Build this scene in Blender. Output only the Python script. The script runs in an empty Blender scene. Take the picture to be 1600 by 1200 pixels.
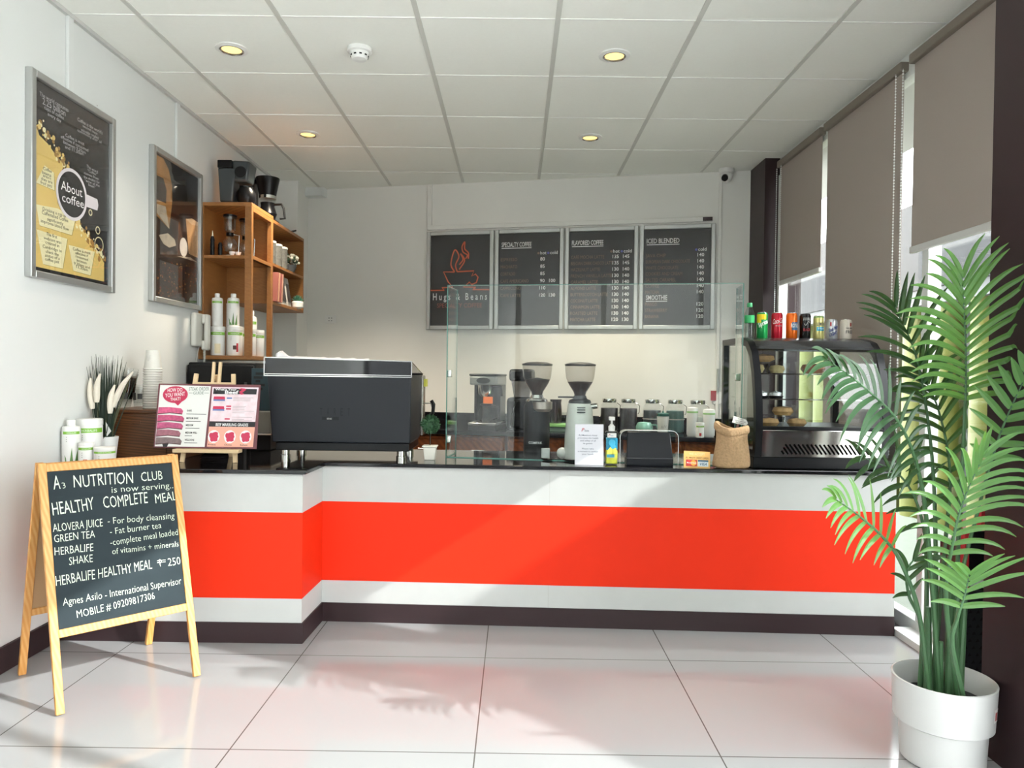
import bpy, bmesh, math, random
from mathutils import Vector, Matrix
S = bpy.context.scene
COL = S.collection
PI = math.pi
random.seed(7)

# ------------------------------------------------------------------ camera, world, sun, exposure
CAMH, F = 1.17, 1145.0                      # camera height (m), focal length in pixels of a 1600x1200 frame
cam_data = bpy.data.cameras.new('camera')
cam_data.sensor_width = 36.0
cam_data.lens = F / 1600 * 36
cam_data.clip_start = 0.05
cam = bpy.data.objects.new('camera', cam_data)
COL.objects.link(cam)
CROT = (Matrix.Rotation(0.0044, 3, 'Z') @ Matrix.Rotation(PI / 2 - 0.0140, 3, 'X') @ Matrix.Rotation(0.0125, 3, 'Z'))
cam.matrix_world = Matrix.Translation((0, 0, CAMH)) @ CROT.to_4x4()
S.camera = cam

S.view_settings.view_transform = 'Standard'
S.view_settings.look = 'None'
S.view_settings.gamma = 1
S.view_settings.use_curve_mapping = False
S.view_settings.exposure = 1.63

world = bpy.data.worlds.new('world')
S.world = world
world.use_nodes = True
bg = world.node_tree.nodes['Background']
bg.inputs[0].default_value = (0.94, 0.985, 1.0, 1)
bg.inputs[1].default_value = 4.0

sun_d = bpy.data.lights.new('sun', 'SUN')
sun_d.energy = 2.3
sun_d.angle = 0.012
sun_d.color = (0.97, 0.99, 0.96)
sun = bpy.data.objects.new('sun', sun_d)
COL.objects.link(sun)
SUNDIR = Vector((-0.925 * 0.857, 0.38 * 0.857, -0.515))     # comes in low from the street side
sun.rotation_euler = SUNDIR.to_track_quat('-Z', 'Y').to_euler()
sun.location = (4, -3, 4)

# ------------------------------------------------------------------ pixel helpers (photo measurement -> point in the room)
def ray(px, py):
    d = CROT @ Vector(((px - 800) / F, (600 - py) / F, -1))
    return d
def at(px, py, Y):                          # the point at depth Y seen at that pixel
    d = ray(px, py)
    return Vector((0, 0, CAMH)) + d * (Y / d.y)
def xat(px, Y, py=600): return at(px, py, Y).x
def hit(px, py, p0, n):
    d = ray(px, py); o = Vector((0, 0, CAMH))
    return o + d * ((p0 - o).dot(n) / d.dot(n))
def frame(o, right, up):
    r = Vector(right).normalized(); u = Vector(up).normalized(); n = r.cross(u).normalized(); u = n.cross(r)
    m = Matrix((r, u, n)).transposed().to_4x4(); m.translation = Vector(o)
    return m
def uv(fr, px, py):                         # pixel -> 2D place on a framed surface
    p = hit(px, py, fr.translation, fr.to_3x3() @ Vector((0, 0, 1)))
    q = fr.inverted() @ p
    return (q.x, q.y)

# ------------------------------------------------------------------ materials
def C(h):
    h = h.lstrip('#'); v = [int(h[i:i + 2], 16) / 255 for i in (0, 2, 4)]
    return tuple(x / 12.92 if x <= 0.04045 else ((x + 0.055) / 1.055) ** 2.4 for x in v) + (1,)
MATS = {}
def P(name, col, rough=0.5, metal=0.0, noise=0.0, scale=20.0, bump=0.0, coat=0.0, emis=0.0, spec=0.5, trans=0.0, sss=0.0):
    if name in MATS: return MATS[name]
    m = bpy.data.materials.new(name); m.use_nodes = True; MATS[name] = m
    nt = m.node_tree; b = nt.nodes['Principled BSDF']
    c = C(col) if isinstance(col, str) else col
    b.inputs['Base Color'].default_value = c
    b.inputs['Roughness'].default_value = rough
    b.inputs['Metallic'].default_value = metal
    b.inputs['Specular IOR Level'].default_value = spec
    if coat: b.inputs['Coat Weight'].default_value = coat; b.inputs['Coat Roughness'].default_value = 0.05
    if emis:
        b.inputs['Emission Color'].default_value = c; b.inputs['Emission Strength'].default_value = emis
    if noise or bump:
        tc = nt.nodes.new('ShaderNodeTexCoord'); nz = nt.nodes.new('ShaderNodeTexNoise')
        nz.inputs['Scale'].default_value = scale; nz.inputs['Detail'].default_value = 4
        nt.links.new(tc.outputs['Object'], nz.inputs['Vector'])
        if noise:
            mx = nt.nodes.new('ShaderNodeMix'); mx.data_type = 'RGBA'
            mx.inputs[6].default_value = tuple(x * (1 - noise) for x in c[:3]) + (1,)
            mx.inputs[7].default_value = tuple(min(1, x * (1 + noise)) for x in c[:3]) + (1,)
            nt.links.new(nz.outputs[0], mx.inputs[0]); nt.links.new(mx.outputs[2], b.inputs['Base Color'])
        if bump:
            bp = nt.nodes.new('ShaderNodeBump'); bp.inputs['Strength'].default_value = bump; bp.inputs['Distance'].default_value = 0.004
            nt.links.new(nz.outputs[0], bp.inputs['Height']); nt.links.new(bp.outputs[0], b.inputs['Normal'])
    return m
def glass(name, tint=(1, 1, 1), refl=1.0, rough=0.0, ior=1.5):      # thin clear sheet: lets light through, mirrors at grazing angles
    if name in MATS: return MATS[name]
    m = bpy.data.materials.new(name); m.use_nodes = True; MATS[name] = m
    nt = m.node_tree; nt.nodes.clear()
    o = nt.nodes.new('ShaderNodeOutputMaterial'); t = nt.nodes.new('ShaderNodeBsdfTransparent'); g = nt.nodes.new('ShaderNodeBsdfGlossy')
    t.inputs[0].default_value = tuple(tint) + (1,); g.inputs['Roughness'].default_value = rough
    g.inputs[0].default_value = (refl, refl, refl, 1)
    f0 = ((ior - 1) / (ior + 1)) ** 2                                  # Schlick's curve, the same from both faces of the sheet
    lw = nt.nodes.new('ShaderNodeLayerWeight'); lw.inputs[0].default_value = 0.5
    pw = nt.nodes.new('ShaderNodeMath'); pw.operation = 'POWER'; pw.inputs[1].default_value = 5
    ma = nt.nodes.new('ShaderNodeMath'); ma.operation = 'MULTIPLY_ADD'; ma.inputs[1].default_value = 1 - f0; ma.inputs[2].default_value = f0
    nt.links.new(lw.outputs['Facing'], pw.inputs[0]); nt.links.new(pw.outputs[0], ma.inputs[0])
    mx = nt.nodes.new('ShaderNodeMixShader')
    nt.links.new(ma.outputs[0], mx.inputs[0]); nt.links.new(t.outputs[0], mx.inputs[1]); nt.links.new(g.outputs[0], mx.inputs[2])
    nt.links.new(mx.outputs[0], o.inputs[0])
    return m
def wood(name, c1, c2, scale=(3, 3, 30), rough=0.45, dist=3.0, bands=6.0):
    if name in MATS: return MATS[name]
    m = bpy.data.materials.new(name); m.use_nodes = True; MATS[name] = m
    nt = m.node_tree; b = nt.nodes['Principled BSDF']; b.inputs['Roughness'].default_value = rough
    tc = nt.nodes.new('ShaderNodeTexCoord'); mp = nt.nodes.new('ShaderNodeMapping'); mp.inputs['Scale'].default_value = scale
    wv = nt.nodes.new('ShaderNodeTexWave'); wv.inputs['Scale'].default_value = bands; wv.inputs['Distortion'].default_value = dist
    wv.inputs['Detail'].default_value = 3; wv.bands_direction = 'DIAGONAL'
    nz = nt.nodes.new('ShaderNodeTexNoise'); nz.inputs['Scale'].default_value = 4
    ad = nt.nodes.new('ShaderNodeMath'); ad.operation = 'MULTIPLY'
    cr = nt.nodes.new('ShaderNodeMix'); cr.data_type = 'RGBA'; cr.inputs[6].default_value = C(c1); cr.inputs[7].default_value = C(c2)
    nt.links.new(tc.outputs['Object'], mp.inputs[0]); nt.links.new(mp.outputs[0], wv.inputs[0]); nt.links.new(mp.outputs[0], nz.inputs[0])
    nt.links.new(wv.outputs[1], ad.inputs[0]); nt.links.new(nz.outputs[0], ad.inputs[1])
    nt.links.new(ad.outputs[0], cr.inputs[0]); nt.links.new(cr.outputs[2], b.inputs['Base Color'])
    return m

# ------------------------------------------------------------------ mesh builder: collects shapes, links them as ONE mesh object
_TXT = {}
def text_geo(s, bold):
    k = (s, bold)
    if k not in _TXT:
        cu = bpy.data.curves.new('t', 'FONT'); cu.body = s; cu.size = 1; cu.resolution_u = 2; cu.offset = bold
        o = bpy.data.objects.new('t', cu); me = bpy.data.meshes.new_from_object(o)
        vs = [v.co.copy() for v in me.vertices]; fs = [tuple(p.vertices) for p in me.polygons]
        bpy.data.objects.remove(o); bpy.data.curves.remove(cu); bpy.data.meshes.remove(me)
        _TXT[k] = (vs, fs)
    return _TXT[k]
def catmull(pts, n=6):
    pts = [Vector(p) for p in pts]; out = []
    q = [2 * pts[0] - pts[1]] + pts + [2 * pts[-1] - pts[-2]]
    for i in range(1, len(q) - 2):
        for k in range(n):
            t = k / n; a, b, c, d = q[i - 1], q[i], q[i + 1], q[i + 2]
            out.append(0.5 * ((2 * b) + (c - a) * t + (2 * a - 5 * b + 4 * c - d) * t * t + (3 * b - a - 3 * c + d) * t ** 3))
    out.append(pts[-1]); return out
I4 = Matrix.Identity(4)
class MB:
    def __init__(s, mat=None, T=I4):
        s.bm = bmesh.new(); s.mats = []; s.T = T; s.mi = 0
        if mat: s.m(mat)
    def m(s, mat):
        if mat not in s.mats: s.mats.append(mat)
        s.mi = s.mats.index(mat); return s
    def at(s, T): s.T = T; return s
    def V(s, p): return s.bm.verts.new(s.T @ Vector(p))
    def f(s, vs):
        try:
            fc = s.bm.faces.new(vs); fc.material_index = s.mi; return fc
        except ValueError: return None
    def box(s, lo, hi, R=None):
        x0, y0, z0 = lo; x1, y1, z1 = hi
        c = [(x0, y0, z0), (x1, y0, z0), (x1, y1, z0), (x0, y1, z0), (x0, y0, z1), (x1, y0, z1), (x1, y1, z1), (x0, y1, z1)]
        if R is not None: c = [R @ Vector(p) for p in c]
        v = [s.V(p) for p in c]
        for q in ((0, 3, 2, 1), (4, 5, 6, 7), (0, 1, 5, 4), (1, 2, 6, 5), (2, 3, 7, 6), (3, 0, 4, 7)): s.f([v[i] for i in q])
        return s
    def hexa(s, c):                          # 8 corners, bottom four then top four
        v = [s.V(p) for p in c]
        for q in ((0, 3, 2, 1), (4, 5, 6, 7), (0, 1, 5, 4), (1, 2, 6, 5), (2, 3, 7, 6), (3, 0, 4, 7)): s.f([v[i] for i in q])
        return s
    def bar(s, a, b, w, h, up=(0, 0, 1)):    # square-section bar from a to b
        a, b = Vector(a), Vector(b); d = (b - a).normalized(); x = d.cross(Vector(up))
        if x.length < 1e-4: x = d.cross(Vector((0, 1, 0)))
        x.normalize(); y = x.cross(d)
        c = [p + x * i * w / 2 + y * j * h / 2 for p in (a, b) for i, j in ((-1, -1), (1, -1), (1, 1), (-1, 1))]
        return s.hexa(c)
    def prism(s, pts, z0, z1):               # polygon in xy pulled along z
        a = [s.V((p[0], p[1], z0)) for p in pts]; b = [s.V((p[0], p[1], z1)) for p in pts]; n = len(pts)
        s.f(a[::-1]); s.f(b)
        for i in range(n): s.f([a[i], a[(i + 1) % n], b[(i + 1) % n], b[i]])
        return s
    def prismx(s, pts, x0, x1):              # polygon in yz pulled along x
        a = [s.V((x0, p[0], p[1])) for p in pts]; b = [s.V((x1, p[0], p[1])) for p in pts]; n = len(pts)
        s.f(a[::-1]); s.f(b)
        for i in range(n): s.f([a[i], a[(i + 1) % n], b[(i + 1) % n], b[i]])
        return s
    def lathe(s, prof, c=(0, 0, 0), n=24, sx=1.0, sy=1.0, cap=True, a0=0.0, a1=2 * PI):
        cx, cy, cz = c; full = abs(a1 - a0 - 2 * PI) < 1e-6; rings = []
        for r, z in prof:
            k = n if full else n + 1
            rings.append([s.V((cx + r * sx * math.cos(a0 + (a1 - a0) * i / n), cy + r * sy * math.sin(a0 + (a1 - a0) * i / n), cz + z)) for i in range(k)])
        for a, b in zip(rings, rings[1:]):
            for i in range(len(a) if full else len(a) - 1):
                j = (i + 1) % len(a); s.f([a[i], a[j], b[j], b[i]])
        if cap and full:
            if prof[0][0] > 1e-5: s.f(rings[0][::-1])
            if prof[-1][0] > 1e-5: s.f(rings[-1])
        return s
    def cyl(s, a, b, r, r2=None, n=16, cap=True):
        return s.tube([a, b], [r, r if r2 is None else r2], n, cap)
    def tube(s, pts, r, n=8, cap=True):
        pts = [Vector(p) for p in pts]; k = len(pts)
        rr = r if isinstance(r, (list, tuple)) else [r] * k
        t0 = (pts[1] - pts[0]).normalized(); x = t0.cross(Vector((0, 0, 1)))
        if x.length < 1e-3: x = t0.cross(Vector((0, 1, 0)))
        x.normalize(); rings = []
        for i, p in enumerate(pts):
            t = (pts[min(i + 1, k - 1)] - pts[max(i - 1, 0)]).normalized()
            x = (x - t * x.dot(t)).normalized(); y = t.cross(x)
            rings.append([s.V(p + (x * math.cos(2 * PI * j / n) + y * math.sin(2 * PI * j / n)) * rr[i]) for j in range(n)])
        for a, b in zip(rings, rings[1:]):
            for j in range(n): s.f([a[j], a[(j + 1) % n], b[(j + 1) % n], b[j]])
        if cap: s.f(rings[0][::-1]); s.f(rings[-1])
        return s
    def ball(s, c, r, n=16, sz=1.0, k=8):
        return s.lathe([(r * math.sin(PI * i / k) if 0 < i < k else 1e-6, -r * sz * math.cos(PI * i / k)) for i in range(k + 1)], c, n, cap=False)
    # flat shapes lying on a framed surface (T = the frame), lifted n above it
    def poly(s, pts, n=0.001): s.f([s.V((p[0], p[1], n)) for p in pts]); return s
    def rect(s, u0, v0, u1, v1, n=0.001): return s.poly([(u0, v0), (u1, v0), (u1, v1), (u0, v1)], n)
    def disc(s, u, v, ru, rv=None, n=0.001, k=24):
        rv = rv or ru; return s.poly([(u + ru * math.cos(2 * PI * i / k), v + rv * math.sin(2 * PI * i / k)) for i in range(k)], n)
    def stroke(s, pts, w, n=0.001):
        pts = [Vector((p[0], p[1])) for p in pts]
        L, R = [], []
        for i, p in enumerate(pts):
            t = (pts[min(i + 1, len(pts) - 1)] - pts[max(i - 1, 0)])
            t = t.normalized() if t.length > 0 else Vector((1, 0)); q = Vector((-t.y, t.x)) * w / 2
            L.append(s.V(((p + q).x, (p + q).y, n))); R.append(s.V(((p - q).x, (p - q).y, n)))
        for i in range(len(pts) - 1): s.f([R[i], R[i + 1], L[i + 1], L[i]])
        return s
    def text(s, t, p0, p1=None, h=0.02, w=None, al='L', bold=0.0, n=0.0012, slant=0.0, cyl=None, jit=0.0):
        vs, fs = text_geo(t, bold)
        if not vs: return s
        x0 = min(v.x for v in vs); x1 = max(v.x for v in vs); sc = h / 0.70
        p0 = Vector(p0)
        if p1 is not None:
            d = Vector(p1) - p0; w = d.length; ang = math.atan2(d.y, d.x)
        else: ang = 0.0
        kx = (w / max(x1 - x0, 1e-6)) if w else sc
        W = (x1 - x0) * kx; off = 0 if al == 'L' else (-W / 2 if al == 'C' else -W)
        ca, sa = math.cos(ang), math.sin(ang); out = []
        for v in vs:
            a = (v.x - x0) * kx + off + slant * v.y * sc; b = v.y * sc
            if jit: b += jit * h * math.sin(a / h * 2.1 + len(t)); a += jit * h * .6 * math.sin(b / h * 3 + a / h * 1.3)
            u, q = p0.x + a * ca - b * sa, p0.y + a * sa + b * ca
            if cyl: out.append(s.V(((cyl + n) * math.sin(u / cyl), -(cyl + n) * math.cos(u / cyl), q)))
            else: out.append(s.V((u, q, n)))
        for f in fs: s.f([out[i] for i in f])
        return s
    def build(s, name, parent=None, loc=None, bevel=0.0, smooth=True, sub=0, solid=0.0):
        bm = s.bm; bmesh.ops.recalc_face_normals(bm, faces=[f for f in bm.faces if len(f.verts) > 0]) if smooth != 'flat' else None
        me = bpy.data.meshes.new(name)
        if smooth is True:
            for f in bm.faces: f.smooth = True
            for e in bm.edges:
                if len(e.link_faces) == 2 and e.calc_face_angle(0) > 0.6: e.smooth = False
        bm.to_mesh(me); bm.free()
        for mt in s.mats: me.materials.append(mt)
        o = bpy.data.objects.new(name, me); COL.objects.link(o)
        if parent: o.parent = parent
        if loc is not None: o.location = loc
        if solid:
            md = o.modifiers.new('s', 'SOLIDIFY'); md.thickness = solid; md.offset = 0
        if bevel:
            md = o.modifiers.new('b', 'BEVEL'); md.width = bevel; md.segments = 2; md.limit_method = 'ANGLE'; md.angle_limit = 0.7
        if sub:
            md = o.modifiers.new('u', 'SUBSURF'); md.levels = sub; md.render_levels = sub
        return o

def tag(o, label, cat, group=None):
    o['label'] = label; o['category'] = cat
    if group: o['group'] = group
    return o
def thing(name, label, cat, loc=(0, 0, 0), rz=0.0, group=None):
    o = bpy.data.objects.new(name, None); o.empty_display_size = 0.05; COL.objects.link(o)
    o.location = loc; o.rotation_euler = (0, 0, rz)
    return tag(o, label, cat, group)
def struct(name, mb, parent=None, **k):
    o = mb.build(name, parent, **k)
    if parent is None: o['kind'] = 'structure'
    return o
def dup(root, loc, rz=None, label=None, group=None):
    r = root.copy(); COL.objects.link(r); r.location = loc
    if rz is not None: r.rotation_euler = (0, 0, rz)
    if label: r['label'] = label
    if group: r['group'] = group
    for ch in list(root.children):
        c = ch.copy(); COL.objects.link(c); c.parent = r
        for g in list(ch.children):
            d = g.copy(); COL.objects.link(d); d.parent = c
    return r

# ------------------------------------------------------------------ common materials
WHITE = P('white_paint', (0.70, 0.715, 0.70, 1), 0.6, noise=0.03, scale=3, bump=0.05)
BACKW = P('back_wall_paint', (0.80, 0.79, 0.75, 1), 0.6, noise=0.05, scale=2.2, bump=0.05)
BROWN = P('brown_paint', (0.030, 0.016, 0.018, 1), 0.42, spec=0.35, noise=0.06, scale=6)
ORANGE = P('orange_paint', (0.78, 0.026, 0.003, 1), 0.6, spec=0.25, noise=0.04, scale=5)
BLACKSTONE = P('black_stone', (0.008, 0.008, 0.010, 1), 0.06, noise=0.3, scale=300)
BLACK = P('black_plastic', (0.005, 0.0055, 0.007, 1), 0.3, spec=0.28)
MATTBLACK = P('matt_black', (0.009, 0.010, 0.012, 1), 0.5, spec=0.3)
SLATE = P('slate_black_metal', (0.013, 0.015, 0.020, 1), 0.45, spec=0.35, noise=0.08, scale=3)
DKGREY = P('dark_grey', (0.06, 0.065, 0.07, 1), 0.4)
STEEL = P('steel', (0.62, 0.62, 0.60, 1), 0.22, 1.0)
POLISHED = P('polished_steel', (0.74, 0.74, 0.71, 1), 0.09, 1.0)
ALU = P('aluminium', (0.50, 0.51, 0.50, 1), 0.38, 0.75)
WPLAST = P('white_plastic', (0.80, 0.80, 0.78, 1), 0.35)
GLASS = glass('clear_glass', (0.97, 0.985, 0.98))
PANE = glass('window_glass', (0.975, 0.975, 0.975))
ACRYL = glass('guard_glass', (0.955, 0.975, 0.968), ior=1.34)
GEDGE = P('glass_edge', (0.10, 0.27, 0.23, 1), 0.15)
LGREY = P('light_grey', (0.55, 0.55, 0.53, 1), 0.5)
LEAFGREEN = P('label_green', (0.22, 0.50, 0.05, 1), 0.5)

# ------------------------------------------------------------------ the room
WX, CZ = -1.955, 2.705                      # left wall, ceiling height
RX = 1.86                                   # window wall
WD = Vector((0.9785, -0.2063, 0)); W0 = Vector((-1.59, 6.19, 0))
WALL = frame(W0, WD, (0, 0, 1))            # back wall: u along it, v up, n into the room

m = bpy.data.materials.new('floor_tile'); m.use_nodes = True
nt = m.node_tree; b = nt.nodes['Principled BSDF']; b.inputs['Roughness'].default_value = 0.09; b.inputs['Specular IOR Level'].default_value = 0.42
tc = nt.nodes.new('ShaderNodeTexCoord'); mp = nt.nodes.new('ShaderNodeMapping'); mp.inputs['Location'].default_value = (0.11, -2.242 + 0.757 * 4, 0)
br = nt.nodes.new('ShaderNodeTexBrick'); br.offset = 0; br.squash = 1
br.inputs['Scale'].default_value = 1; br.inputs['Brick Width'].default_value = 0.757; br.inputs['Row Height'].default_value = 0.757
br.inputs['Mortar Size'].default_value = 0.0022; br.inputs['Mortar Smooth'].default_value = 0
br.inputs['Color1'].default_value = (0.33, 0.335, 0.34, 1); br.inputs['Color2'].default_value = (0.33, 0.335, 0.34, 1); br.inputs['Mortar'].default_value = (0.10, 0.095, 0.09, 1)
nt.links.new(tc.outputs['Object'], mp.inputs[0]); nt.links.new(mp.outputs[0], br.inputs[0]); nt.links.new(br.outputs[0], b.inputs['Base Color'])
FLOOR = m
struct('floor', MB(FLOOR).box((-2.2, -2.6, -0.1), (2.0, 6.6, 0)))

struct('wall_left', MB(WHITE).box((WX - 0.12, -2.6, 0), (WX, 6.5, 3.0)))
struct('wall_back', MB(BACKW, WALL).box((-0.6, 0, -0.12), (3.62, 3.0, 0)))
struct('wall_corner', MB(BACKW).box((WX, 5.93, 0), (-1.775, 6.5, CZ)))
struct('baseboard_left', MB(BROWN).box((WX, -2.6, 0), (WX + 0.012, 3.13, 0.102)), bevel=0.002)

# ceiling boards lie on thin runners
CEIL = P('ceiling_board', (0.90, 0.91, 0.86, 1), 0.8, noise=0.02, scale=60, bump=0.06)
GRID = P('ceiling_grid', (0.62, 0.62, 0.58, 1), 0.5)
struct('ceiling', MB(CEIL).box((WX - 0.1, -2.6, CZ), (1.84, 6.6, CZ + 0.1)))
g = MB(GRID)
for k in range(-3, 3):
    x = 0.165 + 0.605 * k
    if x > WX: g.box((x - 0.011, -2.6, CZ - 0.004), (x + 0.011, 6.15 - 0.21 * (x + 1.59), CZ))
struct('trim_1', g)
g = MB(P('ceiling_grid_white', (0.86, 0.86, 0.83, 1), 0.5))
for k in range(-9, 5):
    y = 3.19 + 0.609 * k
    g.box((WX, y - 0.006, CZ - 0.003), (1.84, y + 0.006, CZ))
struct('trim_2', g)
g = MB(LGREY).box((WX, -2.6, CZ - 0.018), (WX + 0.018, 5.93, CZ))
struct('trim_3', g)
# boxed duct in the far ceiling corner
u0, v1 = uv(WALL, 464, 288); u1, v0 = uv(WALL, 511, 309)
struct('trim_4', MB(WHITE, WALL).prism([(u0, CZ), (u1, CZ), (u1, v0), (u0 + 0.08, v0), (u0, v0 + 0.07)], 0, 0.09), bevel=0.003)
# surface trunking on the walls
g = MB(WHITE)
for px, py in ((106, 150), (275, 240)):
    y = hit(px, py, Vector((WX, 0, 0)), Vector((1, 0, 0))).y
    g.box((WX, y - 0.02, 2.36), (WX + 0.015, y + 0.02, CZ))
struct('trim_5', g, bevel=0.003)
g = MB(BACKW, WALL)
ua, va = uv(WALL, 672, 356); ub, vb = uv(WALL, 1113, 347)
g.box((ua - 0.02, va - 0.005, 0), (ua + 0.018, CZ, 0.018)); g.box((ua - 0.02, va - 0.02, 0), (ub, va + 0.015, 0.018))
ub2, _ = uv(WALL, 1117, 400); g.box((ub2 + 0.02, 0.85, 0), (ub2 + 0.045, CZ, 0.015))
struct('trim_6', g, bevel=0.003)
g = MB(BROWN, WALL).box((ub - 0.07, va - 0.016, 0.018), (ub, va + 0.012, 0.026))
struct('trim_7', g)

# dark pillars: one by the far corner, one near the palm
struct('pillar', MB(BROWN).box((1.735, 5.17, 0), (2.0, 5.62, CZ)))
struct('pillar', MB(BROWN).box((1.482, 1.93, 0), (2.0, 2.305, CZ + 0.2)))
struct('wall_right', MB(WHITE).box((1.84, -2.6, CZ - 0.04), (1.96, 6.0, 3.0)))
# window wall: frame and panes, floor to ceiling
FRAME = P('window_frame', (0.72, 0.74, 0.71, 1), 0.45)
def window(name, ys, x=RX):
    f = MB(FRAME); y0, y1 = ys[0], ys[-1]
    f.box((x - 0.03, y0, 0), (x + 0.03, y1, 0.07)); f.box((x - 0.03, y0, CZ - 0.12), (x + 0.03, y1, CZ - 0.04))
    for y in ys: f.box((x - 0.03, y - 0.025, 0.07), (x + 0.03, y + 0.025, CZ - 0.12))
    o = struct(name, f, bevel=0.003)
    for a, c in zip(ys, ys[1:]): struct('pane', MB(PANE).box((x - 0.003, a + 0.025, 0.07), (x + 0.003, c - 0.025, CZ - 0.12)), o)
    return o
window('window_1', (2.33, 3.30, 4.22, 5.15))
window('window_2', (-2.5, -1.35, -0.2, 0.9, 1.92))
struct('trim_8', MB(FRAME).box((1.742, 2.6, 0), (RX - 0.03, 3.36, 0.03)))
# shop front behind the camera
f = MB(P('shopfront_frame', (0.05, 0.05, 0.05, 1), 0.4))
f.box((WX, -2.56, 0), (RX, -2.5, 0.1)); f.box((WX, -2.56, 2.5), (RX, -2.5, CZ))
for x in (WX + 0.03, -0.75, 0.5, RX - 0.03): f.box((x - 0.03, -2.56, 0.1), (x + 0.03, -2.5, 2.5))
o = struct('window_3', f)
for a, c in ((WX + 0.06, -0.78), (-0.72, 0.47), (0.53, RX - 0.06)): struct('pane', MB(PANE).box((a, -2.533, 0.1), (c, -2.527, 2.5)), o)

# ------------------------------------------------------------------ outside
struct('ground', MB(P('concrete', (0.72, 0.71, 0.68, 1), 0.8, noise=0.08, scale=2)).box((-30, -30, -0.3), (30, 30, -0.12)))
struct('sun_blocker', MB(P('sun_blocker_grey', (0.5, 0.5, 0.48, 1), 0.6)).box((1.97, 2.4, 2.76), (2.72, 6.6, 2.82)))  # unseen slab added above the windows to keep sun off the back wall
YG = P('yellow_green_paint', (0.15, 0.165, 0.03, 1), 0.5); PALE = P('pale_render', (0.07, 0.085, 0.07, 1), 0.7, noise=0.05)
ROOFG = P('grey_roofing', (0.018, 0.020, 0.021, 1), 0.7, noise=0.4, scale=14)
nb = thing('neighbour_building', 'low building outside with yellow green posts, white beam and grey roof', 'building', (3.6, 7.0, -0.12))
w = MB(PALE).box((0.25, -6.0, 0), (0.6, 7, 1.9)); w.build('wall', nb)  # near end of the building extended to keep direct sun off the counter
for k in range(24):
    y = -5.8 + 0.5 * k
    MB(YG).lathe([(0.12, 0), (0.12, 1.93)], (0.06, y, 0), 12).build('post', nb)
MB(P('beam_white', (0.14, 0.15, 0.15, 1), 0.6)).box((-0.08, -6.0, 1.93), (0.3, 7, 2.06)).build('beam', nb)
r = MB(ROOFG)
for k in range(12): r.box((-0.12 + k * 0.09, -6.1, 2.06 + k * 0.10), (0.02 + k * 0.09, 7.1, 2.16 + k * 0.10))
r.build('roof', nb)
struct('path', MB(P('path_green_grey', (0.22, 0.25, 0.21, 1), 0.8, noise=0.1)).box((2.0, 1.9, -0.12), (3.6, 12, -0.08)))
struct('road', MB(P('asphalt', (0.07, 0.07, 0.072, 1), 0.8, noise=0.2, scale=5)).box((-30, -12.9, -0.12), (30, -5.5, -0.10)))
st = thing('street_building', 'white low building across the street with a dark shop window', 'building', (0, -13, -0.12))
MB(P('street_white', (0.30, 0.30, 0.29, 1), 0.7)).box((-12, -2, 0), (12, 0, 5.5)).build('wall', st)
d = MB(P('street_dark', (0.03, 0.035, 0.04, 1), 0.2))
for x in (-7.5, -4, -0.5, 3, 6): d.box((x, 0, 0.4), (x + 2.4, 0.02, 2.6))
d.build('window', st)
CARP = P('car_paint', (0.025, 0.028, 0.035, 1), 0.2, coat=0.5); CARG = P('car_glass', (0.012, 0.014, 0.016, 1), 0.05); TYRE = P('tyre', (0.015, 0.015, 0.015, 1), 0.8)
for x, lab in ((-2.3, 'dark parked car mirrored in the menu board end of the glass guard'), (0.1, 'dark parked car mirrored in the middle of the glass guard'), (2.5, 'dark parked car mirrored at the display case end of the glass guard')):
    c = thing('parked_car', lab, 'car', (x, -6.4, -0.12), 0, 'cars parked outside the shop front')
    MB(CARP).prismx([(-2.0, 0.3), (2.05, 0.3), (2.1, 0.7), (1.95, 0.92), (0.95, 1.05), (-1.6, 1.08), (-2.05, 0.95)], -0.86, 0.86).build('body', c, bevel=0.06)
    MB(CARG).hexa([(-0.80, -1.5, 1.05), (0.80, -1.5, 1.05), (0.80, 1.0, 1.03), (-0.80, 1.0, 1.03), (-0.62, -1.0, 1.58), (0.62, -1.0, 1.58), (0.62, 0.25, 1.58), (-0.62, 0.25, 1.58)]).build('cabin_glass', c, bevel=0.04)
    MB(CARP).box((-0.62, -1.0, 1.57), (0.62, 0.25, 1.62)).build('roof', c, bevel=0.02)
    for sx in (-0.78, 0.78):
        for yy in (-1.3, 1.35): MB(TYRE).cyl((sx - 0.1, yy, 0.32), (sx + 0.1, yy, 0.32), 0.32, n=24).build('wheel', c)

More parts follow.
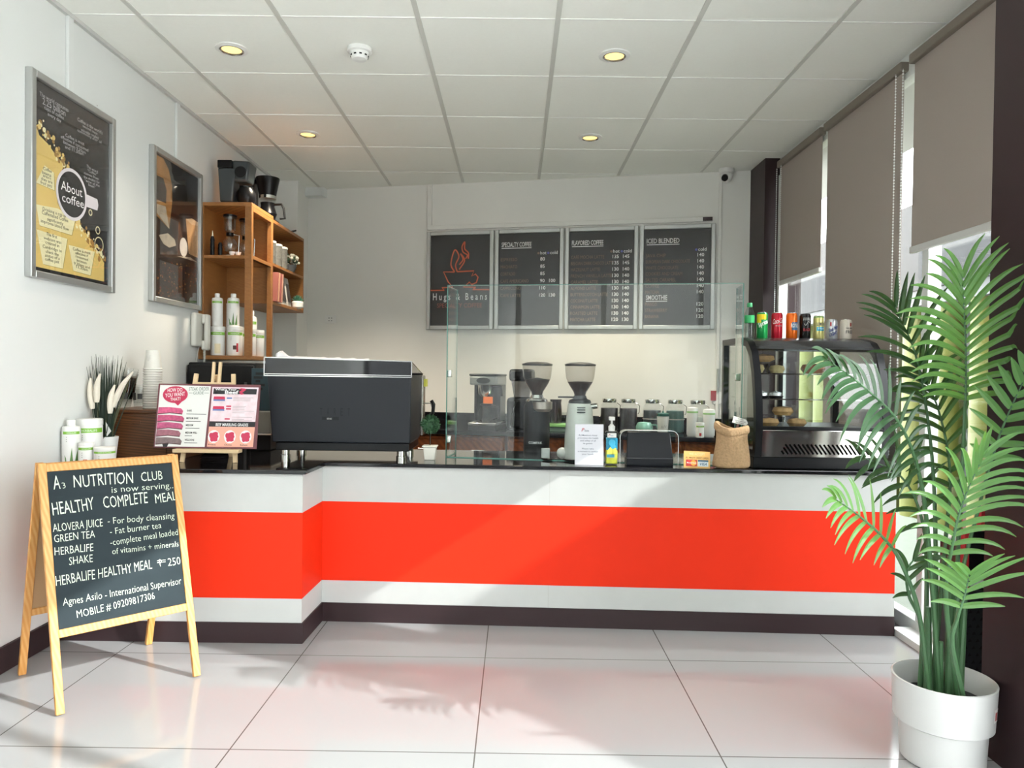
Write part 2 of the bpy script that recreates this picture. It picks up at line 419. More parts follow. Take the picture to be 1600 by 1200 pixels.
# ------------------------------------------------------------------ roller blinds
BL = P('blind_fabric', (0.37, 0.32, 0.285, 1), 0.85, noise=0.03, scale=200)
RAILW = P('blind_rail', (0.62, 0.62, 0.60, 1), 0.4); CASS = P('blind_cassette', (0.20, 0.17, 0.14, 1), 0.5)
BX = 1.815
def blind(y0, y1, zb, label, chains, zc):
    t = thing('roller_blind', label, 'blind', (BX, (y0 + y1) / 2, zb), 0, 'roller blinds along the window wall')
    h = (y1 - y0) / 2; top = CZ - 0.045 - zb
    MB(CASS).box((-0.025, -h, top - 0.045), (0.03, h, top)).build('headrail', t, bevel=0.006)
    MB(BL).box((-0.001, -h + 0.012, 0.02), (0.001, h - 0.012, top - 0.03)).build('fabric', t)
    MB(RAILW).box((-0.012, -h + 0.012, 0), (0.012, h - 0.012, 0.03)).build('bottom_rail', t, bevel=0.004)
    c = MB(P('bead_white', (0.82, 0.82, 0.80, 1), 0.4))
    for yc in chains:
        z = top - 0.06
        while z > zc - zb:
            c.ball((-0.03, yc - (y0 + y1) / 2, z), 0.0042, 6, k=4); z -= 0.014
        c.tube([(-0.03, yc - (y0 + y1) / 2, top - 0.05), (-0.03, yc - (y0 + y1) / 2, zc - zb)], 0.001, 4)
    if chains: c.build('bead_chain', t)
blind(4.385, 5.10, 1.80, 'grey brown roller blind by the far dark pillar, pulled down to the cans', (5.08, 5.0), 1.36)
blind(3.47, 4.335, 0.74, 'longest grey brown roller blind, hanging down behind the glass display case', (3.50, 3.435), 0.80)
blind(2.31, 3.40, 1.745, 'grey brown roller blind above the palm, beside the near dark pillar', (), 0)

# ------------------------------------------------------------------ ceiling fittings
for px, py, lab in ((362, 76, 'round recessed ceiling downlight, glowing yellow, beside the smoke detector and near the posters'), (481, 209, 'round glowing ceiling downlight above the wooden wall shelves'),
                    (960, 86, 'round recessed ceiling downlight, glowing yellow, nearest the window blinds'), (922, 214, 'round glowing ceiling downlight in front of the menu boards')):
    p = hit(px, py, Vector((0, 0, CZ)), Vector((0, 0, 1)))
    t = thing('ceiling_downlight', lab, 'ceiling light', (p.x, p.y, CZ), 0, 'recessed ceiling downlights')
    MB(WPLAST).lathe([(0.052, 0), (0.075, 0), (0.075, -0.006), (0.056, -0.010), (0.052, 0)], n=32).build('trim_ring', t)
    MB(STEEL).lathe([(0.047, -0.001), (0.053, -0.001), (0.053, -0.012), (0.047, -0.009)], n=32, cap=False).build('reflector_ring', t)
    MB(P('lamp_glow', (1.0, 0.72, 0.25, 1), 0.5, emis=0.5)).lathe([(0.047, -0.004), (0.03, -0.008), (0.0001, -0.009)], n=24, cap=False).build('lamp', t)
    L = bpy.data.lights.new('downlight_beam', 'SPOT'); L.energy = 6 if py < 150 else 48; L.spot_size = 1.9; L.color = (1, 0.87, 0.68); L.spot_blend = 0.6; L.shadow_soft_size = 0.04
    lo = bpy.data.objects.new('downlight_beam', L); COL.objects.link(lo); lo.parent = t; lo.location = (0, 0, -0.03)
p = hit(562, 76, Vector((0, 0, CZ)), Vector((0, 0, 1)))
t = thing('smoke_detector', 'white domed smoke detector on the ceiling board', 'smoke detector', (p.x, p.y, CZ))
MB(WPLAST).lathe([(0.058, 0), (0.058, -0.018), (0.048, -0.022)], n=32).build('base', t)
MB(WPLAST).lathe([(0.046, -0.020), (0.046, -0.030), (0.034, -0.052), (0.0001, -0.056)], n=32, cap=False).build('dome', t)
g = MB(BLACK)
for k in range(10):
    a = 2 * PI * k / 10; R = Matrix.Rotation(a, 4, 'Z')
    g.box((0.0395, -0.006, -0.040), (0.0435, 0.006, -0.033), R)
g.build('smoke_vent', t)
u, v = uv(WALL, 1134, 283)
q = WALL @ Vector((u, 0, 0.07))
t = thing('security_camera', 'white dome security camera where ceiling meets back wall', 'camera', (q.x, q.y, CZ))
MB(WPLAST).lathe([(0.055, 0), (0.055, -0.02), (0.045, -0.03)], n=24).build('base', t)
MB(WPLAST).ball((0, 0, -0.055), 0.045).build('housing', t)
MB(BLACK).cyl((-0.018, -0.026, -0.066), (-0.026, -0.045, -0.078), 0.024).build('lens', t)
u, v = uv(WALL, 517, 499); q = WALL @ Vector((u, v, 0))
t = thing('power_outlet', 'white wall outlet on the bare wall beside the wooden shelf', 'outlet', q)
t.rotation_euler = WALL.to_euler()
MB(WPLAST).box((-0.052, -0.035, 0), (0.052, 0.035, 0.01)).build('cover_plate', t, bevel=0.004)
g = MB(DKGREY)
for x in (-0.012, 0.012):
    for z in (-0.012, 0.010): g.box((x - 0.003, z - 0.004, 0.01), (x + 0.003, z + 0.004, 0.0115))
g.build('socket_holes', t)
u, v = uv(WALL, 1121, 622); q = WALL @ Vector((u, v, 0))
t = thing('power_outlet', 'wall outlet with red tag and grey conduit above the glass jars', 'outlet', q); t.rotation_euler = WALL.to_euler()
MB(WPLAST).box((-0.03, -0.045, 0), (0.03, 0.045, 0.012)).build('cover_plate', t, bevel=0.004)
MB(P('red_tag', (0.35, 0.03, 0.04, 1), 0.5)).box((-0.05, -0.02, 0.012), (-0.01, 0.055, 0.016)).build('tag', t)
MB(ALU).cyl((0, 0.045, 0.012), (0, 0.22, 0.012), 0.011).build('conduit', t)

# ------------------------------------------------------------------ service counter
A, B_, C_, D_ = (WX + 0.003, 3.13), (-0.905, 3.13), (-0.896, 3.42), (1.735, 3.325)
TOPZ = 0.747
ct = thing('bar_counter', 'white bar counter with wide orange band and dark brown skirting', 'counter', (0, 3.5, 0))
def face_run(mb, z0, z1, d):                # vertical skin along the counter front, d in front of the carcass
    pts = [(A[0], A[1] - d), (B_[0] + d, B_[1] - d), (C_[0] + d, C_[1] - d), (D_[0], D_[1] - d)]
    bk = [(D_[0], D_[1] + 0.02), (C_[0] - 0.02, C_[1] + 0.02), (B_[0] - 0.02, B_[1] + 0.02), (A[0], A[1] + 0.02)]
    mb.prism([(x, y - 3.5) for x, y in pts + bk], z0, z1)
CW = P('counter_white', (0.51, 0.52, 0.505, 1), 0.5, noise=0.05, scale=12)
mb = MB(CW); face_run(mb, 0.088, 0.192, 0); face_run(mb, 0.563, 0.729, 0)
x = 0.165; y = 3.42 - 0.0361 * (x + 0.896) - 3.5
mb.m(P('seam_grey', (0.45, 0.45, 0.43, 1), 0.6)).box((x - 0.0012, y - 0.0006, 0.563), (x + 0.0012, y + 0.01, 0.729)); mb.box((x - 0.0012, y - 0.0006, 0.088), (x + 0.0012, y + 0.01, 0.192))
mb.build('front_panel', ct)
mb = MB(ORANGE); face_run(mb, 0.192, 0.563, 0.0006); mb.build('orange_band', ct)
mb = MB(BROWN); face_run(mb, 0, 0.088, 0.006); mb.build('kickboard', ct)
mb = MB(MATTBLACK).prism([(A[0], A[1] - 3.46), (B_[0] - 0.03, B_[1] - 3.46), (C_[0] - 0.03, C_[1] - 3.46), (D_[0], D_[1] - 3.46), (D_[0], 0.45), (A[0], 0.5)], 0.03, 0.70)
mb.build('carcass', ct)
o = 0.018
mb = MB(BLACKSTONE).prism([(A[0], A[1] - o), (B_[0] + o, B_[1] - o), (C_[0] + o, C_[1] - o), (D_[0], D_[1] - o), (D_[0], 3.98), (A[0], 4.05)], 0.729, TOPZ)
tag(mb.build('countertop', bevel=0.003), 'glossy black stone worktop running over the white and orange counter', 'countertop')

# back counter along the rear wall
BC = frame(W0 + WD * 0.02, WD, (0, 0, 1))
SLABZ = 0.755
bc = MB(BLACKSTONE).box((0, 0.722, 0.002), (3.35, SLABZ, 0.62)).build('back_countertop', bevel=0.002)
bc.matrix_world = BC
tag(bc, 'long black worktop along the rear wall under the menu boards', 'countertop')
bc = MB(BLACKSTONE).box((0, SLABZ, 0.002), (3.35, 0.85, 0.02)).build('backsplash', bevel=0.002)
bc.matrix_world = BC
tag(bc, 'low black stone upstand along the foot of the rear wall', 'backsplash')
CAB = wood('cabinet_wood', '#7c3f1e', '#a85c2e', (2, 2, 9), 0.35)
cab_labels = ('reddish wood base cabinet hidden behind the black coffee machine', 'reddish wood base cabinet below the small coffee brewer', 'reddish wood base cabinet behind the white card notice', 'reddish wood base cabinet below the white shaker bottles')
for k in range(4):
    w = 0.83; q = BC @ Vector((k * w + 0.01, 0, 0.03))
    t = thing('base_cabinet', cab_labels[k], 'cabinet', q, 0, 'base cabinets under the rear worktop'); t.rotation_euler = BC.to_euler()
    MB(CAB).box((0, 0, 0), (w - 0.02, 0.72, 0.52)).build('body', t)
    for j in range(2):
        x0 = 0.012 + j * 0.41
        dr = MB(CAB).box((x0, 0.52, 0.52), (x0 + 0.385, 0.705, 0.535)).box((x0 + 0.03, 0.545, 0.535), (x0 + 0.365, 0.68, 0.542)).build('drawer', t, bevel=0.004)
        MB(STEEL).cyl((x0 + 0.15, 0.61, 0.56), (x0 + 0.245, 0.61, 0.56), 0.005).build('handle', dr)
        do = MB(CAB).box((x0, 0.02, 0.52), (x0 + 0.385, 0.51, 0.535)).box((x0 + 0.05, 0.07, 0.535), (x0 + 0.345, 0.46, 0.541)).build('door', t, bevel=0.004)
        MB(STEEL).cyl((x0 + 0.06, 0.35, 0.555), (x0 + 0.06, 0.44, 0.555), 0.005).build('handle', do)

# ------------------------------------------------------------------ pictures on the left wall
LW = frame((WX, 0, 0), (0, 1, 0), (0, 0, 1))        # seen from the room: u = y, v = z, n = +x
CREAM = P('poster_cream', (0.80, 0.74, 0.46, 1), 0.5); GOLD = P('poster_gold', (0.73, 0.53, 0.17, 1), 0.5); TAN = P('poster_tan', (0.36, 0.20, 0.05, 1), 0.5)
INK = P('ink_black', (0.014, 0.014, 0.017, 1), 0.35); INKW = P('ink_white', (0.80, 0.80, 0.80, 1), 0.5)
def wall_poster(label, u0, u1, v0, v1, art):
    t = thing('framed_poster', label, 'poster', (WX, (u0 + u1) / 2, v0), 0, 'framed coffee posters')
    w, h = (u1 - u0) / 2, v1 - v0; b = 0.03
    T = Matrix(((0, 0, 1, 0), (1, 0, 0, 0), (0, 1, 0, 0), (0, 0, 0, 1)))
    f = MB(ALU, T)
    f.box((-w, 0, 0), (-w + b, h, 0.03)); f.box((w - b, 0, 0), (w, h, 0.03)); f.box((-w + b, 0, 0), (w - b, b, 0.03)); f.box((-w + b, h - b, 0), (w - b, h, 0.03))
    f.build('frame', t, bevel=0.004)
    a = MB(INK, T); a.box((-w + b, b, 0.002), (w - b, h - b, 0.012)); a.T = T @ Matrix.Translation((0, 0, 0.012))
    art(a, Matrix.Translation((WX + 0.012, (u0 + u1) / 2, v0)) @ T)
    a.build('print', t)
    MB(glass('print_glass', (1, 1, 1)), T).box((-w + b, b, 0.0165), (w - b, h - b, 0.018)).build('glazing', t)
    return t
def about(a, fr):
    q = lambda px, py: uv(fr, px, py)
    z = lambda x, y: q(40 + x / 6, 260 + y / 6)                 # places read off an enlarged view
    y_ = lambda x, y: q(40 + x / 6.664, 100 + y / 6.664)
    a.m(GOLD).poly([y_(95, 590), y_(140, 740), y_(230, 830), y_(300, 930), y_(400, 1050), z(330, 60), z(420, 300), z(520, 560), z(620, 700), z(735, 905), z(735, 1080), z(80, 935)], 0.0006)
    rnd = random.Random(3)
    for i in range(120):
        t = rnd.random()
        if t < 0.55: x, y = y_(110 + t / 0.55 * 320, 560 + t / 0.55 * 520)
        else: x, y = z(480 + (t - 0.55) / 0.45 * 250, 520 + (t - 0.55) / 0.45 * 370)
        r = rnd.uniform(0.004, 0.013)
        a.m((GOLD, TAN, TAN, CREAM)[rnd.randrange(4)]).disc(x + rnd.uniform(-0.03, 0.03), y + rnd.uniform(-0.02, 0.02), r, n=0.0008 + i * 2e-6, k=12)
    for i in range(26):
        x, y = y_(rnd.uniform(560, 830), rnd.uniform(420, 1100)); a.m(P('poster_speck', (0.11, 0.03, 0.02, 1), 0.5)).disc(x, y, rnd.uniform(0.001, 0.004), n=0.0008, k=8)
    for pts in ([(175, -10), (262, 60), (268, 225), (95, 150)], [(95, 355), (300, 395), (462, 500), (430, 645), (128, 552)], [(100, 590), (388, 680), (345, 958), (160, 915)], [(400, 735), (645, 800), (605, 1022), (445, 978)]):
        cen = Vector((sum(p[0] for p in pts) / len(pts), sum(p[1] for p in pts) / len(pts)))
        a.m(P('poster_card_edge', (0.45, 0.36, 0.12, 1), 0.5)).poly([z(p[0] + 5, p[1] + 6) for p in pts], 0.0012)
        a.m(CREAM).poly([z(*p) for p in pts], 0.0014)
    def lines(rows, mat, conv, bold=0.0):
        a.m(mat)
        for t, x0, y0, x1, y1, h in rows: a.text(t, conv(x0, y0), conv(x1, y1), h=h, n=0.0022, bold=bold)
    lines((('The world consumes', 140, 325, 440, 500, 0.017), ('2.25 billion', 172, 415, 410, 545, 0.026), ('cups of coffee', 190, 465, 392, 580, 0.015), ('every day', 225, 535, 365, 610, 0.015),
           ("Coffee is the world's", 535, 590, 795, 735, 0.016), ('second most', 590, 655, 745, 742, 0.013), ('valuable traded', 572, 695, 755, 785, 0.013), ('commodity after oil', 535, 700, 785, 830, 0.013),
           ('Coffee is most', 410, 755, 605, 850, 0.015), ('effective if consumed', 362, 770, 648, 915, 0.014), ('between 9.30am', 390, 825, 620, 940, 0.014), ('and 11.30am', 405, 875, 598, 955, 0.014),
           ('The word', 628, 1075, 745, 1140, 0.014), ('"Coffee"', 640, 1120, 738, 1165, 0.012)), P('poster_text_grey', (0.5, 0.5, 0.52, 1), 0.5), y_)
    lines((('comes from', 545, 70, 680, 130, 0.012), ("the Arabic for", 540, 105, 690, 165, 0.012), ('"wine of the', 550, 140, 690, 195, 0.012), ('bean"', 585, 180, 650, 208, 0.012)), MATS['poster_text_grey'], z)
    INKD = P('poster_text_dark', (0.06, 0.06, 0.04, 1), 0.5)
    lines((('Coffee', 160, 30, 240, 62, 0.013), ('beans', 150, 65, 235, 100, 0.013), ("aren't", 158, 95, 235, 130, 0.013), ('they are', 140, 125, 245, 165, 0.013), ('fruit pits', 135, 160, 243, 200, 0.013),
           ('Drinking a cup of', 155, 410, 375, 480, 0.014), ('Caffeinated Coffee', 148, 445, 395, 525, 0.015), ('significantly', 198, 505, 348, 552, 0.013), ('improves blood flow', 138, 522, 400, 605, 0.014),
           ('The first', 190, 645, 292, 678, 0.014), ('webcam was', 165, 680, 330, 728, 0.013), ('created in', 180, 722, 310, 760, 0.013), ('Cambridge to', 155, 760, 335, 808, 0.013), ('check the', 185, 808, 305, 842, 0.013), ('status of a', 178, 845, 315, 878, 0.013), ('coffee pot', 178, 880, 310, 912, 0.013),
           ('Coffee is most', 438, 785, 605, 828, 0.013), ('effective if', 462, 822, 580, 852, 0.012), ('consumed', 462, 850, 580, 888, 0.012), ('between', 475, 890, 568, 918, 0.012), ('9.30am and', 448, 920, 598, 962, 0.013), ('11.30am', 470, 950, 580, 985, 0.013)), INKD, z)
    cu, cv = z(430, 265); R = 0.112; cup = P('poster_cup', (0.72, 0.68, 0.72, 1), 0.5)
    x2, y2 = z(668, 345); a.m(cup).poly([(cu + 0.09, cv + 0.028), (x2, cv + 0.026), (x2 + 0.008, cv), (x2, cv - 0.026), (cu + 0.09, cv - 0.028)], 0.0024)
    a.disc(cu, cv, R, n=0.0026, k=40); a.m(INK).disc(cu, cv, R * 0.87, n=0.0028, k=40)
    a.m(INKW).text('About', z(325, 215), z(525, 290), h=0.040, n=0.0032); a.text('coffee', z(335, 325), z(540, 395), h=0.038, n=0.0032)
    for x, y, r in ((672, 600, 0.016), (683, 735, 0.034), (603, 433, 0.012)):
        c = z(x, y); a.m(CREAM).stroke([(c[0] + r * math.cos(i * PI / 14), c[1] + r * math.sin(i * PI / 14)) for i in range(29)], 0.005, 0.0026)
def brew(a, fr):
    q = lambda x, y: uv(fr, 220 + x / 4.28, 220 + y / 4.28)
    cop = P('print_copper', (0.42, 0.20, 0.055, 1), 0.4, noise=0.7, scale=9); dk = P('print_brown', (0.035, 0.016, 0.012, 1), 0.4, noise=0.5, scale=12)
    red = P('print_bean', (0.16, 0.035, 0.025, 1), 0.5, noise=0.6, scale=50); milk = P('print_latte', (0.62, 0.36, 0.17, 1), 0.4, noise=0.4, scale=7); sil = P('print_silver', (0.55, 0.47, 0.36, 1), 0.4, noise=0.5, scale=16)
    a.m(dk).poly([q(215, 380), q(380, 440), q(380, 780), q(240, 760), q(200, 560)], 0.0005)
    a.m(cop).poly([q(105, 95), q(150, 118), q(185, 190), q(208, 300), q(210, 400), q(190, 590), q(105, 500)], 0.0008)
    a.m(dk).poly([q(105, 230), q(150, 250), q(172, 330), q(168, 420), q(105, 390)], 0.0010)
    a.m(sil).poly([q(105, 420), q(165, 440), q(190, 590), q(150, 540), q(105, 480)], 0.0012)
    a.m(sil).poly([q(118, 630), q(180, 618), q(225, 660), q(235, 700), q(190, 715), q(150, 690)], 0.0012)
    a.m(milk).poly([q(300, 520), q(385, 545), q(383, 785), q(320, 755)], 0.0010)
    a.m(P('print_foam', (0.75, 0.52, 0.32, 1), 0.4)).poly([q(300, 522), q(340, 520), q(385, 548), q(384, 570), q(340, 562)], 0.0014)
    a.m(P('print_cream', (0.72, 0.66, 0.6, 1), 0.4)).disc(*q(285, 712), 0.05, 0.055, n=0.0012)
    a.m(sil).poly([q(240, 770), q(330, 780), q(380, 815), q(340, 800)], 0.0014)
    rnd = random.Random(5)
    for i in range(230):
        x, y = rnd.uniform(108, 375), rnd.uniform(815, 1060)
        if y > 1030 + (x - 108) * 0.15: continue
        p = q(x, y); a.m((red, dk, red, cop)[rnd.randrange(4)]).disc(p[0], p[1], rnd.uniform(0.003, 0.009), rnd.uniform(0.002, 0.006), 0.0008 + i * 2e-6, 8)
wall_poster('framed black and gold poster reading About coffee on the white wall', 2.905, 3.518, 1.532, 2.362, about)
wall_poster('framed dark poster of copper pot and glass cup, beside the wooden shelf', 3.885, 4.493, 1.532, 2.362, brew)

# ------------------------------------------------------------------ menu boards on the back wall
BOARD = P('menu_dark', (0.040, 0.040, 0.041, 1), 0.22); MENUT = P('menu_item_brown', (0.22, 0.135, 0.10, 1), 0.5); NEON = P('menu_orange', (0.62, 0.12, 0.05, 1), 0.4)
def menu(label, x0, x1, art):
    ua, vt = uv(WALL, x0, 361); ub, vb = uv(WALL, x1, 515)
    ua, ub = uv(WALL, x0, 440)[0], uv(WALL, x1, 440)[0]
    vt, vb = MT, MBOT
    org = WALL @ Vector(((ua + ub) / 2, vb, 0.0)); t = thing('menu_board', label, 'menu board', org, 0, 'framed menu boards'); t.rotation_euler = WALL.to_euler()
    w, h, b = (ub - ua) / 2, vt - vb, 0.032
    f = MB(ALU)
    f.box((-w, 0, 0), (-w + b, h, 0.03)); f.box((w - b, 0, 0), (w, h, 0.03)); f.box((-w + b, 0, 0), (w - b, b, 0.03)); f.box((-w + b, h - b, 0), (w - b, h, 0.03))
    f.build('frame', t, bevel=0.004)
    a = MB(BOARD); a.box((-w + b, b, 0.002), (w - b, h - b, 0.016)); a.T = Matrix.Translation((0, 0, 0.016))
    art(a, w - b, b, h - b); a.build('panel', t)
MT = uv(WALL, 880, 357)[1]; MBOT = uv(WALL, 880, 515)[1]
def logo(a, w, v0, v1):
    H = v1 - v0; q = lambda x, y: (-w + (x - 130) / 565 * 2 * w, v1 - (y - 160) / 855 * H)   # read off an enlarged view of the board
    a.m(NEON)
    def st(pts, wd=0.011, curve=False): a.stroke([(p.x, p.y) for p in catmull([(*q(*p), 0) for p in pts], 6)] if curve else [q(*p) for p in pts], wd)
    st([(130, 680), (265, 680), (240, 655), (345, 650), (300, 600), (255, 505), (360, 508)])
    st([(385, 505), (545, 500), (525, 550), (560, 530), (585, 560), (570, 610), (525, 628), (505, 605), (445, 650), (565, 655), (535, 675), (695, 678)])
    st([(360, 508), (325, 430), (360, 300), (400, 360), (370, 440), (385, 505)], curve=True); st([(405, 485), (455, 400), (415, 335), (440, 390), (405, 440)], curve=True)
    st([(490, 385), (490, 330), (455, 290), (455, 225), (430, 270), (440, 320), (480, 350), (465, 385)], curve=True)
    a.m(INKW)
    a.text('H u g s   &   B e a n s', q(155, 772), q(672, 772), h=0.055, bold=0.012)
    a.m(P('menu_red', (0.28, 0.07, 0.05, 1), 0.5)).text('SPECIALTY COFFEE', q(195, 845), q(625, 845), h=0.036)
def mlist(title, rows, heads, sub=None):
    def art(a, w, v0, v1):
        H = v1 - v0
        def head(t, v, wd):
            a.m(INKW).text(t, (-w + 0.02, v), h=0.036, w=wd, bold=0.010); a.rect(-w + 0.02, v - 0.014, -w + 0.02 + wd, v - 0.008)
        head(title, v1 - 0.105, 0.115 * 2 * w / 0.5 + 0.13)
        for t, x in heads:
            a.m(INKW).text(t, (x * w, v1 - 0.17), h=0.026, al='L', bold=0.01)
            a.m(P('menu_blue', (0.12, 0.13, 0.45, 1), 0.5) if t == 'cold' else MENUT).disc(x * w - 0.014, v1 - 0.16, 0.009, n=0.0013)
        for i, (t, vf, pr) in enumerate(rows):
            v = v1 - vf * H
            if pr is None: head(t, v, 0.16); continue
            a.m(MENUT).text(t, (-w + 0.015, v), h=0.026, w=min(0.0155 * len(t) + 0.01, 1.32 * w))
            a.m(INKW)
            for p, (ht, x) in zip(pr, heads):
                if p: a.text(p, (x * w + 0.02, v), h=0.027, al='C', bold=0.015)
    return art
HC = (('hot', 0.36), ('cold', 0.68)); CO = (('cold', 0.62),)
menu('first menu board, with orange coffee cup logo and Hugs & Beans', 668, 772, logo)
menu('menu board headed SPECIALTY COFFEE with six rows of prices', 774, 881, mlist('SPECIALTY COFFEE', [(t, 0.30 + 0.078 * i, p) for i, (t, p) in enumerate((
    ('ESPRESSO', ('80', '')), ('MACHIATO', ('85', '')), ('CORTADO', ('85', '')), ('CAFE AMERICANO', ('90', '100')), ('CAPPUCCINO', ('110', '')), ('CAFE LATTE', ('120', '130'))))], HC))
menu('menu board headed FLAVORED COFFEE with the longest price list', 883, 997, mlist('FLAVORED COFFEE', [(t, 0.29 + 0.0665 * i, p) for i, (t, p) in enumerate((
    ('CAFE MOCHA LATTE', ('135', '145')), ('BELGIAN DARK CHOCO LATTE', ('135', '145')), ('HAZELNUT LATTE', ('130', '140')), ('FRENCH VANILLA LATTE', ('130', '140')), ('CARAMEL LATTE', ('130', '140')), ('ALMOND LATTE', ('130', '140')),
    ('BUTTERSCOTCH LATTE', ('130', '140')), ('COCONUT LATTE', ('130', '140')), ('CINNAMON LATTE', ('130', '140')), ('ROASTED LATTE', ('130', '140')), ('MATCHA LATTE', ('120', '130'))))], HC))
menu('menu board headed ICED BLENDED with SMOOTHIE list below', 999, 1117, mlist('ICED BLENDED', [(t, 0.29 + 0.0635 * i, p) for i, (t, p) in enumerate((
    ('JAVA CHIP', ('140',)), ('EUROPEAN DARK CHOCOLATE', ('140',)), ('WHITE CHOCOLATE', ('140',)), ('COOKIES AND CREAM', ('140',)), ('SALTED CARAMEL', ('140',)), ('COFFEE', ('140',)), ('MATCHA', ('140',)),
    ('SMOOTHIE', None), ('MANGO', ('120',)), ('STRAWBERRY', ('120',)), ('BANANA', ('120',))))], CO))

# ------------------------------------------------------------------ wooden shelves on the left wall
SHW = wood('shelf_wood', '#8a5a2e', '#b98147', (2, 2, 14), 0.45, 2.0)
t = thing('wooden_shelf_cabinet', 'open wooden box shelf with corner posts, holding white bottles and glass siphons', 'shelf', (WX + 0.002, 4.50, 1.235))
W_, D2, H_ = 0.325, 0.40, 0.965
for nm, lo, hi in (('side_panel', (0, 0, 0.02), (0.015, D2, H_ - 0.02)), ('bottom_panel', (0, 0, 0), (W_, D2, 0.025)), ('top_panel', (0, 0, H_ - 0.022), (W_, D2, H_)), ('shelf_board', (0.015, 0.005, 0.622), (W_ - 0.003, D2 - 0.005, 0.642)),
                   ('post', (W_ - 0.042, 0.0, 0.025), (W_, 0.03, H_ - 0.022)), ('post', (W_ - 0.03, D2 - 0.035, 0.025), (W_, D2, H_ - 0.022)), ('post', (0.015, 0, 0.025), (0.03, 0.02, H_ - 0.022))):
    MB(SHW).box(lo, hi).build(nm, t, bevel=0.002)
MB(SHW).box((W_ - 0.03, 0.03, 0.622), (W_, D2 - 0.035, 0.645)).build('rail', t, bevel=0.002)
MB(SHW).box((W_ - 0.03, 0.03, H_ - 0.05), (W_, D2 - 0.035, H_ - 0.022)).build('rail', t, bevel=0.002)
t = thing('wooden_shelf_rack', 'low two-tier wooden wall shelf with coffee bags, canisters and plants', 'shelf', (WX + 0.002, 4.905, 1.62))
W2, L2, H2 = 0.30, 0.79, 0.575
for nm, lo, hi in (('back_panel', (0, 0, 0), (0.01, L2, H2)), ('end_panel', (0.01, 0, 0), (W2, 0.02, H2)), ('end_panel', (0.01, L2 - 0.02, 0), (W2, L2, H2)), ('bottom_panel', (0.01, 0.02, 0), (W2, L2 - 0.02, 0.022)),
                   ('top_panel', (0.01, 0.02, H2 - 0.022), (W2, L2 - 0.02, H2)), ('shelf_board', (0.01, 0.02, 0.262), (W2, L2 - 0.02, 0.282))):
    MB(SHW).box(lo, hi).build(nm, t, bevel=0.002)

# white supplement bottles and tubs (green band)
BOTW = P('bottle_white', (0.82, 0.82, 0.80, 1), 0.35); LABG = P('label_grey_text', (0.35, 0.35, 0.33, 1), 0.6); ALOE = P('aloe_green', (0.10, 0.22, 0.06, 1), 0.5); REDL = P('label_red', (0.5, 0.02, 0.03, 1), 0.5); CREAML = P('label_cream', (0.75, 0.66, 0.45, 1), 0.5)
GRP = 'white supplement containers with green bands'
def brandband(mb, r, z0, z1, w=1.0):
    n = 20; a0, a1 = -PI / 2 - w, -PI / 2 + w
    mb.m(LEAFGREEN).lathe([(r + 0.0006, z0), (r + 0.0006, z1)], n=n, cap=False, a0=a0, a1=a1)
    mb.m(P('label_pale', (0.75, 0.8, 0.68, 1), 0.5)).text('HERBALIFE', (-r * w * 0.5, z0 + (z1 - z0) * 0.25), h=(z1 - z0) * 0.5, w=r * w, n=0.0012, cyl=r)
    mb.m(LABG)
    for k in range(3): mb.box((-r * 0.55, -r * 0.86 - 0.001, z0 - 0.014 - 0.009 * k), (r * (0.1 + 0.15 * (k % 2)), -r * 0.86, z0 - 0.0105 - 0.009 * k))
def tall_bottle(loc, label, r=0.036, h=0.20, rz=0.0, aloe=True, cat='bottle'):
    t = thing('supplement_bottle', label, cat, loc, rz, GRP)
    b = MB(BOTW).lathe([(r * 0.92, 0), (r, 0.006), (r, h * 0.80), (r * 0.9, h * 0.86), (r * 0.42, h * 0.88), (r * 0.42, h * 0.9)], n=24)
    brandband(b, r, h * 0.70, h * 0.76)
    if aloe:
        b.m(ALOE)
        for dx, hh, lean in ((0, 0.42, 0.002), (-0.4, 0.26, -0.012), (0.5, 0.36, 0.006)):
            p = [(dx * r - r * 0.2, 0.008), (dx * r + lean, h * hh), (dx * r + r * 0.22, 0.008)]
            b.f([b.V(((r + 0.001) * math.sin(u / r), -(r + 0.001) * math.cos(u / r), v)) for u, v in p])
    b.build('body', t)
    MB(BOTW).lathe([(r * 0.46, h * 0.885), (r * 0.46, h * 0.99), (r * 0.4, h)], n=20).build('cap', t)
    return t
def tub(loc, label, r=0.05, h=0.17, rz=0.0, mark='choc'):
    t = thing('supplement_tub', label, 'tub', loc, rz, GRP)
    b = MB(BOTW).lathe([(r * 0.94, 0), (r, 0.006), (r, h * 0.84), (r * 0.96, h * 0.86)], n=28); brandband(b, r, h * 0.70, h * 0.80, 1.2)
    if mark:
        for mt, u, v, ww, hh in ({'choc': ((P('label_brown', (0.08, 0.03, 0.02, 1), 0.5), -0.01, 0.2, 0.5, 0.14), (REDL, 0.3, 0.12, 0.25, 0.3)), 'van': ((CREAML, 0, 0.06, 0.8, 0.34),), 'red': ((REDL, -0.1, 0.12, 0.5, 0.2),), 'dark': ((P('label_brown', (0.08, 0.03, 0.02, 1), 0.5), 0.3, 0.05, 0.4, 0.25),)}[mark]):
            b.m(mt).lathe([(r + 0.0008, v * h), (r + 0.0008, (v + hh) * h)], n=10, cap=False, a0=-PI / 2 + u - ww / 2, a1=-PI / 2 + u + ww / 2)
    b.build('body', t)
    MB(BOTW).lathe([(r * 1.03, h * 0.86), (r * 1.03, h * 0.985), (r * 0.98, h)], n=28).build('lid', t)
    return t
tall_bottle((-1.914, 3.152, TOPZ), 'tall white bottle with green aloe leaves, behind the chalkboard top', rz=0.55)
